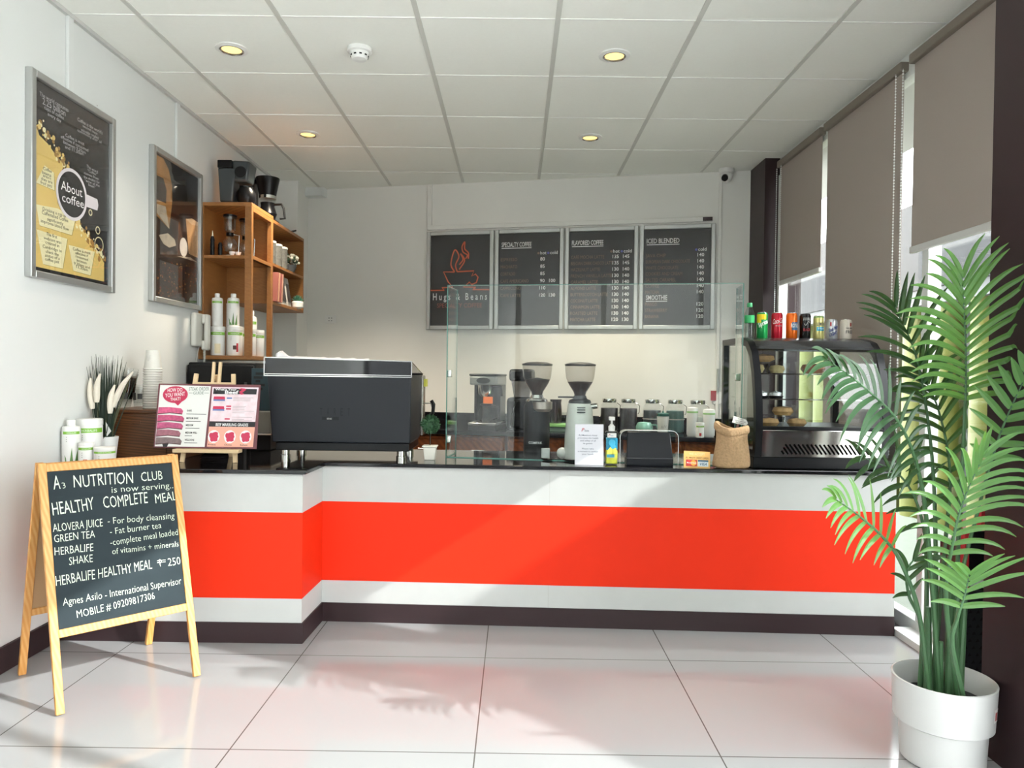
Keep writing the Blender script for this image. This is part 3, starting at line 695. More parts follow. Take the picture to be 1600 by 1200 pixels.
tub((-1.893, 3.252, TOPZ), 'white tub with green band standing behind the aloe bottle on the counter', 0.052, 0.20, 0.5, mark=None)
tub((-1.845, 3.145, TOPZ), 'small white jar with red mark between aloe bottle and round tub', 0.030, 0.105, 0.5, 'red')
tub((-1.770, 3.155, TOPZ), 'low white tub with dark corner mark in front of the grass pot', 0.043, 0.085, 0.5, 'dark')
# on the box shelf: lower deck
ZB = 1.262
tub((-1.862, 4.575, ZB), 'white tub with cream label on lower deck, nearest the wall phone', 0.043, 0.18, 0.35, 'van')
tub((-1.752, 4.57, ZB), 'white tub with dark chocolate and red label on lower shelf deck', 0.045, 0.18, 0.35, 'choc')
tub((-1.70, 4.665, ZB), 'white tub half behind the front shelf post', 0.043, 0.175, 0.35, 'red')
tub((-1.668, 4.765, ZB), 'white tub seen between the two shelf posts', 0.03, 0.17, 0.35, None)
tall_bottle((-1.868, 4.578, ZB + 0.181), 'tall white bottle on top of the cream-label tub', 0.033, 0.205, 0.35, aloe=False)
tall_bottle((-1.766, 4.576, ZB + 0.181), 'tall white bottle with aloe leaves on top of the chocolate tub', 0.036, 0.205, 0.3)
tall_bottle((-1.735, 4.81, ZB), 'plain white bottle at the back of the lower shelf deck', 0.033, 0.30, 0.35, aloe=False)
# upper deck: siphon brewers, two black grinders, small cups
ZU = 1.235 + 0.643
SIPG = glass('siphon_glass', (0.80, 0.82, 0.82), ior=1.9)
def siphon(loc, label):
    t = thing('siphon_brewer', label, 'coffee brewer', loc, 0, 'glass siphon brewers')
    MB(SIPG).lathe([(0.001, 0.03), (0.03, 0.035), (0.046, 0.07), (0.044, 0.095), (0.022, 0.125), (0.018, 0.135)], n=20, cap=False).build('lower_bulb', t)
    MB(SIPG).lathe([(0.018, 0.15), (0.034, 0.165), (0.036, 0.25)], n=20, cap=False).build('upper_chamber', t)
    MB(BLACK).lathe([(0.023, 0.132), (0.023, 0.152)], n=16).build('collar', t)
    MB(BLACK).lathe([(0.042, 0.25), (0.042, 0.262), (0.02, 0.268)], n=20).build('lid', t)
    MB(STEEL).lathe([(0.05, 0), (0.05, 0.008)], n=20).tube([(0.045, 0.02, 0.006), (0.05, 0.02, 0.14), (0.02, 0.005, 0.142)], 0.004).build('stand', t)
siphon((-1.800, 4.60, ZU), 'glass siphon brewer with black lid, nearer the front of the shelf')
siphon((-1.745, 4.72, ZU), 'glass siphon brewer with black lid, behind the other one')
for x, y, hh, lab in ((-1.885, 4.54, 0.12, 'slim black hand grinder with pale tip on the upper shelf'), (-1.845, 4.56, 0.085, 'short black cylinder beside the slim hand grinder')):
    t = thing('hand_grinder', lab, 'grinder', (x, y, ZU))
    MB(BLACK).lathe([(0.013, 0), (0.014, 0.05), (0.012, hh * 0.7), (0.014, hh * 0.8), (0.008, hh)], n=16).build('body', t)
    if hh > 0.1: MB(P('pale_tip', (0.7, 0.66, 0.5, 1), 0.4)).cyl((0, 0, hh), (0, 0, hh + 0.035), 0.005, 0.002, 10).build('tip', t)
for x, y, lab in ((-1.728, 4.545, 'little white ceramic cup at the shelf front beside the post'), (-1.760, 4.53, 'little white ceramic bowl left of the front shelf post'), (-1.668, 4.59, 'little white cup behind the front shelf post')):
    tag(MB(WPLAST).lathe([(0.008, 0), (0.016, 0.012), (0.018, 0.024), (0.016, 0.024), (0.012, 0.008)], n=16, cap=False).build('small_cup', loc=(x, y, ZU)), lab, 'cup', 'small cups on the upper shelf')
# two-tier rack contents
CANM = P('canister_pattern', (0.12, 0.12, 0.11, 1), 0.4, noise=0.9, scale=55); BAGP = P('bag_silver', (0.42, 0.40, 0.37, 1), 0.4, noise=0.15); BAGD = P('bag_dark', (0.05, 0.04, 0.04, 1), 0.4, noise=0.6, scale=30)
XR = -1.70; ZM = 1.62 + 0.282; ZL = 1.62 + 0.022
for y, lab in ((5.02, 'dark patterned coffee canister nearest the shelf post'), (5.15, 'second dark patterned canister, with pale rim'), (5.27, 'third dark patterned canister beside the white flowers')):
    t = thing('coffee_canister', lab, 'canister', (XR, y, ZM), 0, 'patterned canisters on the wall rack')
    MB(CANM).lathe([(0.05, 0), (0.05, 0.14)], n=24).build('body', t); MB(LGREY).lathe([(0.052, 0.14), (0.052, 0.152), (0.048, 0.155)], n=24).build('lid', t)
t = thing('flower_pot', 'small pot of white flowers on the upper tier of the wall rack', 'plant', (XR + 0.02, 5.43, ZM))
MB(DKGREY).lathe([(0.035, 0), (0.05, 0.05), (0.045, 0.05)], n=16).build('pot', t)
lf, fl = MB(P('dark_leaf', (0.03, 0.06, 0.03, 1), 0.6)), MB(P('petal_white', (0.62, 0.60, 0.50, 1), 0.6))
for i in range(60):
    a, e, r = random.uniform(0, 2 * PI), random.uniform(0, 1.3), random.uniform(0.04, 0.075); p = Vector((r * math.cos(a) * math.cos(e), r * math.sin(a) * math.cos(e), 0.06 + r * math.sin(e)))
    (fl if i % 3 else lf).ball(p, random.uniform(0.008, 0.014), 6, k=4)
lf.build('leaves', t); fl.build('flowers', t)
for y, w, lab in ((5.27, 0.11, 'silver coffee bag with dark picture on the lower tier'), (5.39, 0.09, 'narrower coffee bag with brown picture on the lower tier')):
    t = thing('coffee_bag', lab, 'coffee bag', (XR, y, ZL), 0, 'coffee bags on the wall rack')
    MB(BAGP).hexa([(-0.035, -w / 2, 0), (0.035, -w / 2, 0), (0.035, w / 2, 0), (-0.035, w / 2, 0), (-0.006, -w / 2, 0.21), (0.006, -w / 2, 0.21), (0.006, w / 2, 0.21), (-0.006, w / 2, 0.21)]).build('bag', t, bevel=0.008)
    MB(BAGD).hexa([(0.034, -w * 0.33, 0.03), (0.037, -w * 0.33, 0.03), (0.037, w * 0.33, 0.03), (0.034, w * 0.33, 0.03), (0.0135, -w * 0.33, 0.165), (0.0165, -w * 0.33, 0.165), (0.0165, w * 0.33, 0.165), (0.0135, w * 0.33, 0.165)]).build('label', t)
for i, (c, lab) in enumerate((('#9a5b52', 'thin dull red booklet standing nearest the front of the rack'), ('#b98a70', 'thin tan booklet second from the front of the rack'), ('#8a4a48', 'thin dark red booklet third from the front of the rack'), ('#a87a6a', 'thin rosy booklet last of the row on the rack'))):
    tag(MB(P('booklet_%d' % i, c, 0.6)).box((-0.075, -0.006, 0), (0.075, 0.006, 0.2), Matrix.Rotation(-0.12, 4, 'X')).build('booklet', loc=(XR, 4.985 + 0.035 * i, ZL + 0.002)), lab, 'booklet', 'booklets on the wall rack')
t = thing('succulent', 'small green succulent in a round white pot on the wall rack', 'plant', (XR + 0.045, 5.55, ZL))
MB(WPLAST).lathe([(0.025, 0), (0.042, 0.012), (0.045, 0.045), (0.038, 0.055), (0.034, 0.05)], n=20).build('pot', t)
g = MB(P('succulent_green', (0.03, 0.13, 0.08, 1), 0.5))
for i in range(26):
    a = i * 2.4; e = 0.3 + 1.2 * (i / 26); d = Vector((math.cos(a) * math.cos(e), math.sin(a) * math.cos(e), math.sin(e))); g.cyl(Vector((0, 0, 0.05)), Vector((0, 0, 0.05)) + d * 0.055, 0.011, 0.001, 6)
g.build('leaves', t)
tag(MB(BLACK).box((-0.03, -0.02, 0), (0.03, 0.02, 0.014)).cyl((0.02, 0, 0.012), (0.055, 0.01, 0.022), 0.006).build('clip', loc=(-1.70, 5.46, 1.62 + H2), bevel=0.003), 'small black clip lying on top of the wall rack', 'clip')

# coffee makers up on the shelves
t = thing('drip_coffee_maker', 'grey black drip coffee maker on top of the wooden box shelf', 'coffee maker', (-1.775, 4.68, 2.2))
GB = P('graphite', (0.045, 0.055, 0.06, 1), 0.3)
MB(GB).box((-0.105, -0.06, 0), (0.02, 0.07, 0.03)).hexa([(-0.10, -0.06, 0.03), (-0.02, -0.06, 0.03), (-0.02, 0.07, 0.03), (-0.10, 0.07, 0.03), (-0.11, -0.07, 0.24), (0.0, -0.07, 0.24), (0.0, 0.08, 0.24), (-0.11, 0.08, 0.24)]).build('body', t, bevel=0.008)
MB(GB).hexa([(-0.02, -0.06, 0.16), (0.07, -0.055, 0.16), (0.07, 0.065, 0.16), (-0.02, 0.07, 0.16), (-0.02, -0.07, 0.29), (0.09, -0.065, 0.285), (0.09, 0.075, 0.285), (-0.02, 0.08, 0.29)]).build('brew_head', t, bevel=0.012)
MB(BLACK).box((-0.112, -0.075, 0.24), (-0.02, 0.08, 0.29)).build('water_lid', t, bevel=0.006)
MB(BLACK).lathe([(0.05, 0.03), (0.06, 0.06), (0.058, 0.10), (0.04, 0.13), (0.042, 0.14)], (0.045, 0, 0), 24).build('carafe', t)
MB(BLACK).lathe([(0.034, 0), (0.036, 0.008), (0.02, 0.010)], n=24).build('knob', t).matrix_local = Matrix.Translation((0.035, -0.066, 0.215)) @ Matrix.Rotation(PI / 2, 4, 'X')
t = thing('pour_coffee_maker', 'second coffee maker with black basket, chrome rim and glass carafe handle, on the rack end', 'coffee maker', (-1.745, 5.04, 1.62 + H2))
MB(BLACK).lathe([(0.055, 0.17), (0.078, 0.29), (0.078, 0.295)], (0.03, 0, 0), 28).build('basket', t)
MB(POLISHED).lathe([(0.057, 0.152), (0.058, 0.172)], (0.03, 0, 0), 28).build('rim', t)
MB(BLACK).box((-0.10, -0.05, 0), (-0.05, 0.05, 0.30)).box((-0.10, -0.07, 0), (0.09, 0.07, 0.012)).box((-0.06, -0.03, 0.25), (0.0, 0.03, 0.28)).build('stand', t, bevel=0.006)
cf = MB(BLACK).lathe([(0.05, 0.014), (0.062, 0.05), (0.045, 0.10), (0.048, 0.125), (0.03, 0.13)], (0.03, 0, 0), 24).build('carafe', t)
MB(BLACK).tube([(0.075, 0, 0.115), (0.125, 0, 0.118), (0.140, 0, 0.09), (0.150, 0, 0.02), (0.115, 0, 0.018)], 0.008, 8).build('handle', cf)

# wall phone
y = hit(308, 518, Vector((WX, 0, 0)), Vector((1, 0, 0))).y
t = thing('wall_phone', 'white corded phone mounted on the wall under the dark poster', 'phone', (WX, y, 1.29))
PH = P('phone_ivory', (0.70, 0.70, 0.65, 1), 0.4)
MB(PH).box((0, -0.10, 0.02), (0.035, 0.03, 0.225)).build('base', t, bevel=0.012)
MB(PH).box((0.035, -0.03, 0.0), (0.06, 0.03, 0.06)).box((0.035, -0.03, 0.16), (0.06, 0.03, 0.22)).box((0.05, -0.028, 0.0), (0.075, 0.028, 0.22)).build('handset', t, bevel=0.011)
MB(PH).tube([(0.05 + 0.006 * math.cos(i * 1.1), -0.01 + 0.006 * math.sin(i * 1.1), 0.0 - 0.0016 * i) for i in range(100)] + [(0.03, -0.03, -0.13), (0.01, -0.03, -0.06), (0.02, -0.02, 0.02)], 0.0028, 5).build('cord', t)

# ------------------------------------------------------------------ chalkboard sign
PINE = wood('pine', '#c98a44', '#e0b070', (6, 6, 2), 0.5, 2.5, 5)
FL, FR, RL, RR = Vector((-1.537, 2.445, 0)), Vector((-1.199, 2.789, 0)), Vector((-1.866, 2.75, 0)), Vector((-1.528, 3.094, 0))
AL, AR = (FL + RL) / 2 + Vector((0, 0, 0.825)), (FR + RR) / 2 + Vector((0, 0, 0.825))
cen = (FL + FR + RL + RR) / 4
t = thing('chalkboard_sign', 'pine A-frame chalkboard sign with handwritten meal menu on the tile floor', 'sign', cen)
o = cen
def side(a0, b0, a1, b1, front):
    r = (b0 - a0).normalized(); n = r.cross((a1 - a0).normalized()).normalized()
    off = n * (0.012 if front else -0.012)
    for p, q, s_ in ((a0, a1, 1), (b0, b1, -1)):
        p, q = p + r * s_ * 0.013 + off, q + r * s_ * 0.013 + off
        z = p - o; w = q - o
        MB(PINE).bar(z, w, 0.026, 0.018, up=n).build('leg', t, bevel=0.002)
    L = lambda k, e=0.025: (a0.lerp(a1, k) + r * e + off - o, b0.lerp(b1, k) - r * e + off - o)
    for k in (0.305, 0.98):
        p, q = L(k); MB(PINE).bar(p, q, 0.018, 0.028, up=(a1 - a0).normalized()).build('rail', t, bevel=0.002)
    p0, p1 = L(0.32); p2, p3 = L(0.965)
    th = n * 0.004
    return MB().hexa([p0 - th, p1 - th, p1 + th, p0 + th, p2 - th, p3 - th, p3 + th, p2 + th]), n, off
mb, n, off = side(FL, FR, AL, AR, True)
SL = P('chalk_slate', (0.026, 0.036, 0.041, 1), 0.8, spec=0.15, noise=0.18, scale=4)
mb.mats = [SL]; mb.mi = 0
bd = mb.build('chalkboard', t)
mb, n2, off2 = side(RR, RL, AR, AL, True)
mb.mats = [P('board_back', (0.42, 0.25, 0.12, 1), 0.6)]; mb.build('back_board', t)
for k in (0.12, 0.88):
    p = AL.lerp(AR, k) - o - Vector((0, 0, 0.02)); MB(STEEL).cyl(p + (AR - AL).normalized() * -0.02, p + (AR - AL).normalized() * 0.02, 0.005).build('hinge', t)
CH = frame(FL + off + n * 0.0045, FR - FL, AL - FL)
lt = MB(P('chalk', (0.66, 0.74, 0.60, 1), 0.8), Matrix.Translation(-o) @ CH)
c4 = lambda x, y: uv(CH, 20 + x / 2.7258, 690 + y / 2.7258)
for s_, x0, y0, x1, y1, h, bo in (('A', 168, 206, 205, 203, 0.050, 0.012), ('3', 207, 201, 228, 198, 0.022, 0.0), ('NUTRITION', 254, 196, 515, 176, 0.045, 0.012), ('CLUB', 540, 168, 640, 163, 0.036, 0.010),
    ('is now serving...', 415, 218, 694, 197, 0.024, 0.0), ('HEALTHY', 165, 316, 350, 288, 0.046, 0.014), ('COMPLETE', 380, 285, 578, 262, 0.044, 0.010), ('MEAL', 602, 262, 700, 250, 0.036, 0.010),
    ('ALOVERA JUICE', 165, 386, 385, 360, 0.029, 0.004), ('- For body cleansing', 398, 352, 690, 328, 0.024, 0), ('GREEN TEA', 170, 430, 352, 408, 0.027, 0.004), ('- Fat burner tea', 408, 396, 635, 368, 0.024, 0),
    ('HERBALIFE', 172, 485, 345, 465, 0.028, 0.004), ('-complete meal loaded', 410, 443, 705, 397, 0.024, 0), ('SHAKE', 234, 526, 343, 512, 0.028, 0.004), ('of vitamins + minerals', 417, 480, 708, 446, 0.022, 0),
    ('HERBALIFE HEALTHY MEAL', 178, 615, 596, 541, 0.035, 0.006), ('P', 622, 533, 640, 530, 0.028, 0.006), ('250', 655, 530, 716, 522, 0.030, 0.004), ('Agnes Asilo - International Supervisor', 208, 700, 720, 606, 0.026, 0), ('MOBILE # 09209817306', 268, 752, 607, 670, 0.026, 0.004)):
    lt.text(s_, c4(x0 + 6, y0), c4(x1 - 2, y1), h=h, bold=-0.010 + bo * 0.5, n=0.0009, jit=0.03)
for y in (516, 508): lt.stroke([c4(614, y), c4(650, y - 4)], 0.0022)
lt.build('chalk_writing', bd)

# ------------------------------------------------------------------ left end of the counter
t = thing('grass_plant', 'dark artificial grass with white plumes in a white pot on the counter', 'plant', (-1.886, 3.364, TOPZ))
MB(WPLAST).lathe([(0.044, 0), (0.056, 0.11), (0.052, 0.112), (0.048, 0.095)], n=24).build('pot', t)
GR = P('grass_dark', (0.012, 0.028, 0.016, 1), 0.5); GRB = P('grass_tip', (0.10, 0.11, 0.06, 1), 0.6); PLM = P('plume_white', (0.72, 0.66, 0.56, 1), 0.8, bump=0.6, scale=90)
g = MB(GR); rnd = random.Random(11)
def blade(g, base, d, L, w, droop, n=7):
    p = Vector(base); d = Vector(d).normalized(); sd = d.cross(Vector((0.3, -1, 0))).normalized(); prev = None
    for i in range(n + 1):
        k = i / n; ww = w * (1 - k) ** 0.6 * 0.5 + 0.0004
        a, b2 = g.V(p - sd * ww), g.V(p + sd * ww)
        if prev: g.f([prev[0], prev[1], b2, a])
        prev = (a, b2); d = (d + Vector((0, 0, -droop / n))).normalized(); p = p + d * L / n
for i in range(120):
    a = rnd.uniform(0, 2 * PI); e = rnd.random() ** 1.5 * 0.34; r = rnd.uniform(0, 0.03)
    dx = math.cos(a) * e
    if dx < 0: dx *= 0.45
    g.m(GR if i % 6 else GRB); blade(g, (r * math.cos(a), r * math.sin(a), 0.09), (dx, math.sin(a) * e * 0.4, 1), rnd.uniform(0.20, 0.40), 0.005, rnd.uniform(0, 0.4))
g.build('blades', t)
for dx, dy, z0, L, cx in ((-0.03, -0.05, 0.24, 0.14, -0.01), (-0.008, -0.055, 0.27, 0.13, 0.015), (0.05, -0.05, 0.22, 0.13, 0.02), (0.06, -0.045, 0.25, 0.16, 0.09)):
    a = Vector((dx, dy, z0)); b2 = a + Vector((cx, 0, L)); mid = a.lerp(b2, 0.5) + Vector((-0.006, 0, 0.012)); pts = catmull([a, mid, b2], 5)
    pl = MB(GR).tube([(dx * 0.2, dy, 0.09), (dx * 0.7, dy, z0 * 0.6), a], 0.0018, 5); pl.m(PLM).tube(pts, [0.004 + 0.010 * math.sin(PI * min(1, (i + 1) / (len(pts))) ** 0.7) for i in range(len(pts))], 8); pl.build('plume', t)
MB(P('tag_paper', (0.75, 0.75, 0.72, 1), 0.6)).hexa([(0.035, -0.05, 0.115), (0.055, -0.05, 0.14), (0.055, -0.049, 0.14), (0.035, -0.049, 0.115), (0.03, -0.05, 0.18), (0.031, -0.05, 0.18), (0.031, -0.049, 0.18), (0.03, -0.049, 0.18)]).build('price_tag', t)

DW = wood('box_wood', '#4a2c17', '#7a4d2c', (1, 8, 12), 0.4, 4.0, 4)
t = thing('wooden_box', 'brown wooden box on the counter carrying the cup stacks', 'box', (-1.93, 3.445, TOPZ))
MB(DW).box((0, 0, 0), (0.36, 0.30, 0.215)).build('body', t, bevel=0.003)
MB(DW).box((-0.004, -0.006, 0.215), (0.30, 0.30, 0.232)).build('top_panel', t, bevel=0.003)
MB(DW).box((0.01, -0.006, 0.01), (0.29, 0, 0.205)).box((0.13, -0.009, 0.165), (0.17, -0.006, 0.18)).build('front_panel', t, bevel=0.002)
BXZ = TOPZ + 0.232
PAPER = P('paper_cup', (0.74, 0.72, 0.66, 1), 0.6)
CUPG = 'paper cups of the tall stack'
cup0 = None
for i in range(17):
    z = BXZ + 0.0118 * i
    lab = 'white paper cup nested in the tall stack on the wooden box'
    if cup0 is None:
        cup0 = thing('paper_cup', lab, 'cup', (-1.765, 3.56, z), 0, CUPG)
        MB(PAPER).lathe([(0.041, 0), (0.0405, 0.0), (0.030, 0.095)], n=28).build('cup_body', cup0)
        MB(PAPER).lathe([(0.040, -0.0), (0.044, 0.002), (0.044, 0.006), (0.040, 0.008)], n=28).build('rim', cup0)
    elif i < 16: dup(cup0, (-1.765, 3.56, z), 0, lab)
    else:
        c = dup(cup0, (-1.765, 3.56, z), 0, 'topmost paper cup of the tall stack, with faint printed logo', CUPG)
        lg = MB(P('cup_print', (0.45, 0.44, 0.41, 1), 0.6))
        for k in range(3): lg.tube([(0.034 * math.sin(a), -0.0368 * math.cos(a) + 0.0, 0.048 + k * 0.008 + 0.006 * math.sin(a * 9)) for a in [-.5 + .08 * j for j in range(10)]], 0.0007, 4)
        lg.build('printed_logo', c)
CLEAR = glass('clear_plastic', (0.93, 0.94, 0.94)); 
def clear_stack(x, y, n, tilt, tall, lab, grp):
    c0 = None
    for i in range(n):
        d = Vector((math.sin(tilt), 0, math.cos(tilt))); p = Vector((x, y, BXZ)) + d * (0.012 * i)
        if c0 is None:
            c0 = thing('clear_cup', lab, 'cup', p, 0, grp); c0.rotation_euler = (0, tilt, 0)
            MB(CLEAR).lathe([(0.028, 0.0), (0.038, tall), (0.040, tall + 0.002)], n=24, cap=False).build('cup_body', c0)
        else:
            c = dup(c0, p, None, lab); c.rotation_euler = (0, tilt, 0)
    k = MB(P('cup_black_print', (0.05, 0.05, 0.05, 1), 0.5))
    k.lathe([(0.034, tall * 0.45), (0.0375, tall * 0.85)], n=14, cap=False, a0=-PI / 2 - 0.7, a1=-PI / 2 - 0.1); k.lathe([(0.0345, tall * 0.5), (0.0372, tall * 0.8)], n=14, cap=False, a0=-PI / 2 + 0.1, a1=-PI / 2 + 0.7)
    k.build('printed_mark', c0)
clear_stack(-1.905, 3.56, 9, 0.16, 0.10, 'clear plastic cup nested in the taller leaning stack behind the grass', 'clear cups of the leaning stack')
clear_stack(-1.835, 3.58, 3, 0.0, 0.09, 'clear plastic cup nested in the short stack beside the paper cups', 'clear cups of the short stack')

# table easel and the steak guide board on it
EZ = P('easel_wood', (0.70, 0.52, 0.31, 1), 0.5, noise=0.12, scale=30)
ec = at(329, 700, 3.36); ec.z = TOPZ
t = thing('table_easel', 'small pale wooden easel standing on the black worktop', 'easel', (ec.x, 3.34, TOPZ))
th = 0.16
def lean(x, y, z): return (x, y + z * th, z)
MB(EZ).bar(lean(-0.122, 0, 0.0), lean(-0.086, 0.0, 0.405), 0.018, 0.014, up=(0, 1, 0)).build('leg', t, bevel=0.001)
MB(EZ).bar(lean(0.122, 0, 0.0), lean(0.086, 0.0, 0.405), 0.018, 0.014, up=(0, 1, 0)).build('leg', t, bevel=0.001)
MB(EZ).bar((0.01, 0.24, 0.0), lean(0, 0.02, 0.40), 0.018, 0.014, up=(0, 1, 0)).build('leg', t, bevel=0.001)
MB(EZ).bar(lean(-0.008, 0.0, 0.07), lean(-0.008, 0.0, 0.46), 0.012, 0.014, up=(0, 1, 0)).bar(lean(0.022, 0, 0.07), lean(0.022, 0.0, 0.46), 0.012, 0.014, up=(0, 1, 0)).build('mast', t, bevel=0.001)
MB(EZ).bar(lean(-0.09, -0.002, 0.36), lean(0.09, -0.002, 0.36), 0.014, 0.012).build('cross_bar', t, bevel=0.001)
MB(EZ).bar(lean(-0.15, -0.022, 0.055), lean(0.15, -0.022, 0.055), 0.05, 0.016).build('ledge', t, bevel=0.002)
SB = frame(Vector((ec.x, 3.34 - 0.022, TOPZ)) + Vector(lean(0, 0, 0.065)), (1, 0, 0), (0, th, 1))
bl = uv(SB, 241, 699); br_ = uv(SB, 402, 699); tl = uv(SB, 248, 600); tr_ = uv(SB, 407, 601)
t = thing('steak_guide_board', 'maroon-edged steak order guide and beef grades board on the easel', 'menu board', (SB.translation))
t.rotation_euler = SB.to_euler()
x0, x1 = (bl[0] + tl[0]) / 2, (br_[0] + tr_[0]) / 2; y1 = (tl[1] + tr_[1]) / 2
MB(P('maroon_edge', (0.16, 0.05, 0.06, 1), 0.4)).box((x0, 0, -0.002), (x1, y1, 0.006)).build('backing', t, bevel=0.002)
inv = t.matrix_local
a = MB(P('print_white', (0.76, 0.76, 0.73, 1), 0.4), Matrix.Translation((0, 0, 0.006)))
W_, H_ = x1 - x0, y1
q = lambda x, y: (x0 + (x - 20) / 1345 * W_, H_ - (y - 90) / 790 * H_)
a.poly([q(45, 108), q(715, 115), q(690, 862), q(40, 862)], 0.0004)
PK = P('print_pink', (0.80, 0.50, 0.52, 1), 0.4, noise=0.25, scale=40); SALM = P('print_salmon', (0.82, 0.40, 0.30, 1), 0.4); CRIM = P('print_crimson', (0.55, 0.03, 0.09, 1), 0.4)
a.m(P('print_pale_pink', (0.80, 0.62, 0.66, 1), 0.4, noise=0.3, scale=35)).poly([q(735, 125), q(1345, 125), q(1330, 548), q(730, 548)], 0.0004)
a.m(INK).poly([q(755, 140), q(1325, 145), q(1320, 212), q(750, 212)], 0.0008); a.poly([q(730, 550), q(1330, 550), q(1328, 612), q(728, 612)], 0.0008)
a.m(SALM).poly([q(728, 614), q(1328, 614), q(1320, 858), q(720, 858)], 0.0006)
a.m(CRIM); u, v = q(255, 225); a.disc(u, v, 165 / 1345 * W_, 105 / 790 * H_, 0.0010); a.poly([q(240, 315), q(350, 310), q(300, 362)], 0.0009)
a.m(INKW)
for s_, xa, ya, xb, yb, h in (('HOW DO', 150, 195, 345, 185, 0.017), ('YOU WANT', 125, 262, 385, 235, 0.018), ('THAT?', 195, 305, 330, 295, 0.015)): a.text(s_, q(xa, ya), q(xb, yb), h=h, bold=0.01, n=0.0014)
GT = P('print_greenish_text', (0.10, 0.16, 0.13, 1), 0.5)
a.m(GT).text('STEAK ORDER', q(430, 175), q(695, 170), h=0.016, n=0.0012); a.text('GUIDE', q(490, 222), q(628, 218), h=0.014, n=0.0012)
a.rect(*q(430, 205), *q(480, 201), 0.001); a.rect(*q(636, 203), *q(695, 199), 0.001)
cols = ((0.62, 0.10, 0.22, 1), (0.55, 0.09, 0.20, 1), (0.52, 0.10, 0.22, 1), (0.36, 0.14, 0.18, 1), (0.22, 0.16, 0.16, 1))
for k, (yy, xr) in enumerate(((425, 375), (520, 398), (610, 390), (700, 365), (795, 388))):
    a.m(P('steak_%d' % k, cols[k], 0.5, noise=0.5, scale=90)); u, v = q(45, yy)
    a.poly([q(48, yy - 42), q(200, yy - 45), q(xr - 30, yy - 30), q(xr, yy), q(xr - 10, yy + 40), q(200, yy + 25), q(44, yy + 42)], 0.0008 + k * 5e-5)
    a.m(P('steak_edge', (0.10, 0.05, 0.05, 1), 0.5)).stroke([q(48, yy + 42), q(200, yy + 26), q(xr - 10, yy + 40)], 0.004, 0.0013)
    a.m(INK).text(('RARE', 'MEDIUM RARE', 'MEDIUM', 'MEDIUM WELL', 'WELL DONE')[k], q(425, (432, 525, 610, 702, 790)[k]), h=0.0085, w=(0.022, 0.054, 0.033, 0.054, 0.043)[k], bold=0.02, n=0.0012)
    a.rect(*q(420, (466, 556, 640, 732, 818)[k]), *q((680, 615, 605, 515, 590)[k], (460, 550, 634, 726, 812)[k]), 0.001)
a.poly([q(135, 830), q(220, 825), q(200, 868), q(150, 868)], 0.0012)
a.m(INKW).text("What's Your", q(775, 165), q(1055, 168), h=0.010, bold=0.02, n=0.0014); a.text('Beef', q(905, 207), q(1085, 207), h=0.015, bold=0.03, n=0.0014); a.text('BEEF MARBLING GRADES', q(815, 605), q(1240, 605), h=0.013, bold=0.015, n=0.0014)
a.m(CRIM).text('?', q(1085, 212), q(1185, 212), h=0.028, bold=0.03, n=0.0016)
BLU = P('print_blue', (0.10, 0.18, 0.42, 1), 0.5)
for yy in (270, 390):
    for mt, dy in ((BLU, 12), (CRIM, -8)):
        a.m(mt).poly([q(765, yy + dy - 20), q(905, yy + dy - 20), q(915, yy + dy + 15), q(760, yy + dy + 15)], 0.0008 + (0.0003 if mt is CRIM else 0))
for xx, yy, w in ((935, 262, 70), (935, 362, 65), (935, 395, 65), (925, 518, 68)): a.m(CRIM if yy > 300 else BLU).rect(*q(xx, yy + 8), *q(xx + w, yy - 10), 0.001)
a.m(P('print_grey_text', (0.42, 0.36, 0.38, 1), 0.5))
for yy in (255, 270, 290, 362, 380, 400, 418, 440, 495, 520, 535): a.rect(*q(1020, yy + 3), *q(1180 + (yy * 7) % 140, yy - 3), 0.001)
for k, xx in enumerate((800, 1010, 1215)):
    a.m(INKW); u, v = q(xx, 735); a.disc(u, v, 0.027, 0.030, 0.0009, 14); a.m(CRIM); a.poly([(u + r * math.cos(j * PI / 8), v + r * math.sin(j * PI / 8)) for j, r in enumerate((.022, .020, .026, .024, .02, .018, .024, .023, .02, .017, .022, .026, .021, .024, .026, .019))], 0.0013)
    a.m(INK).text(('Prime', 'Choice', 'Select')[k], q(xx - 65, 842), h=0.007, w=0.034, bold=0.01, n=0.0014)
a.build('print', t)

# stacked saucers under the easel
SAU = P('saucer_black', (0.016, 0.017, 0.019, 1), 0.18)
sx, sy = at(335, 715, 3.72).x, 3.72
s0 = None
for i in range(6):
    p = (sx, sy, TOPZ + 0.0125 * i); lab = 'black saucer in the low pile behind the easel legs'
    if s0 is None:
        s0 = tag(MB(SAU).lathe([(0.045, 0), (0.05, 0.003), (0.085, 0.012), (0.086, 0.015), (0.05, 0.008), (0.001, 0.006)], n=32, cap=False).build('saucer', loc=p), lab, 'saucer', 'black saucers in a pile')
    else: dup(s0, p, None, lab)

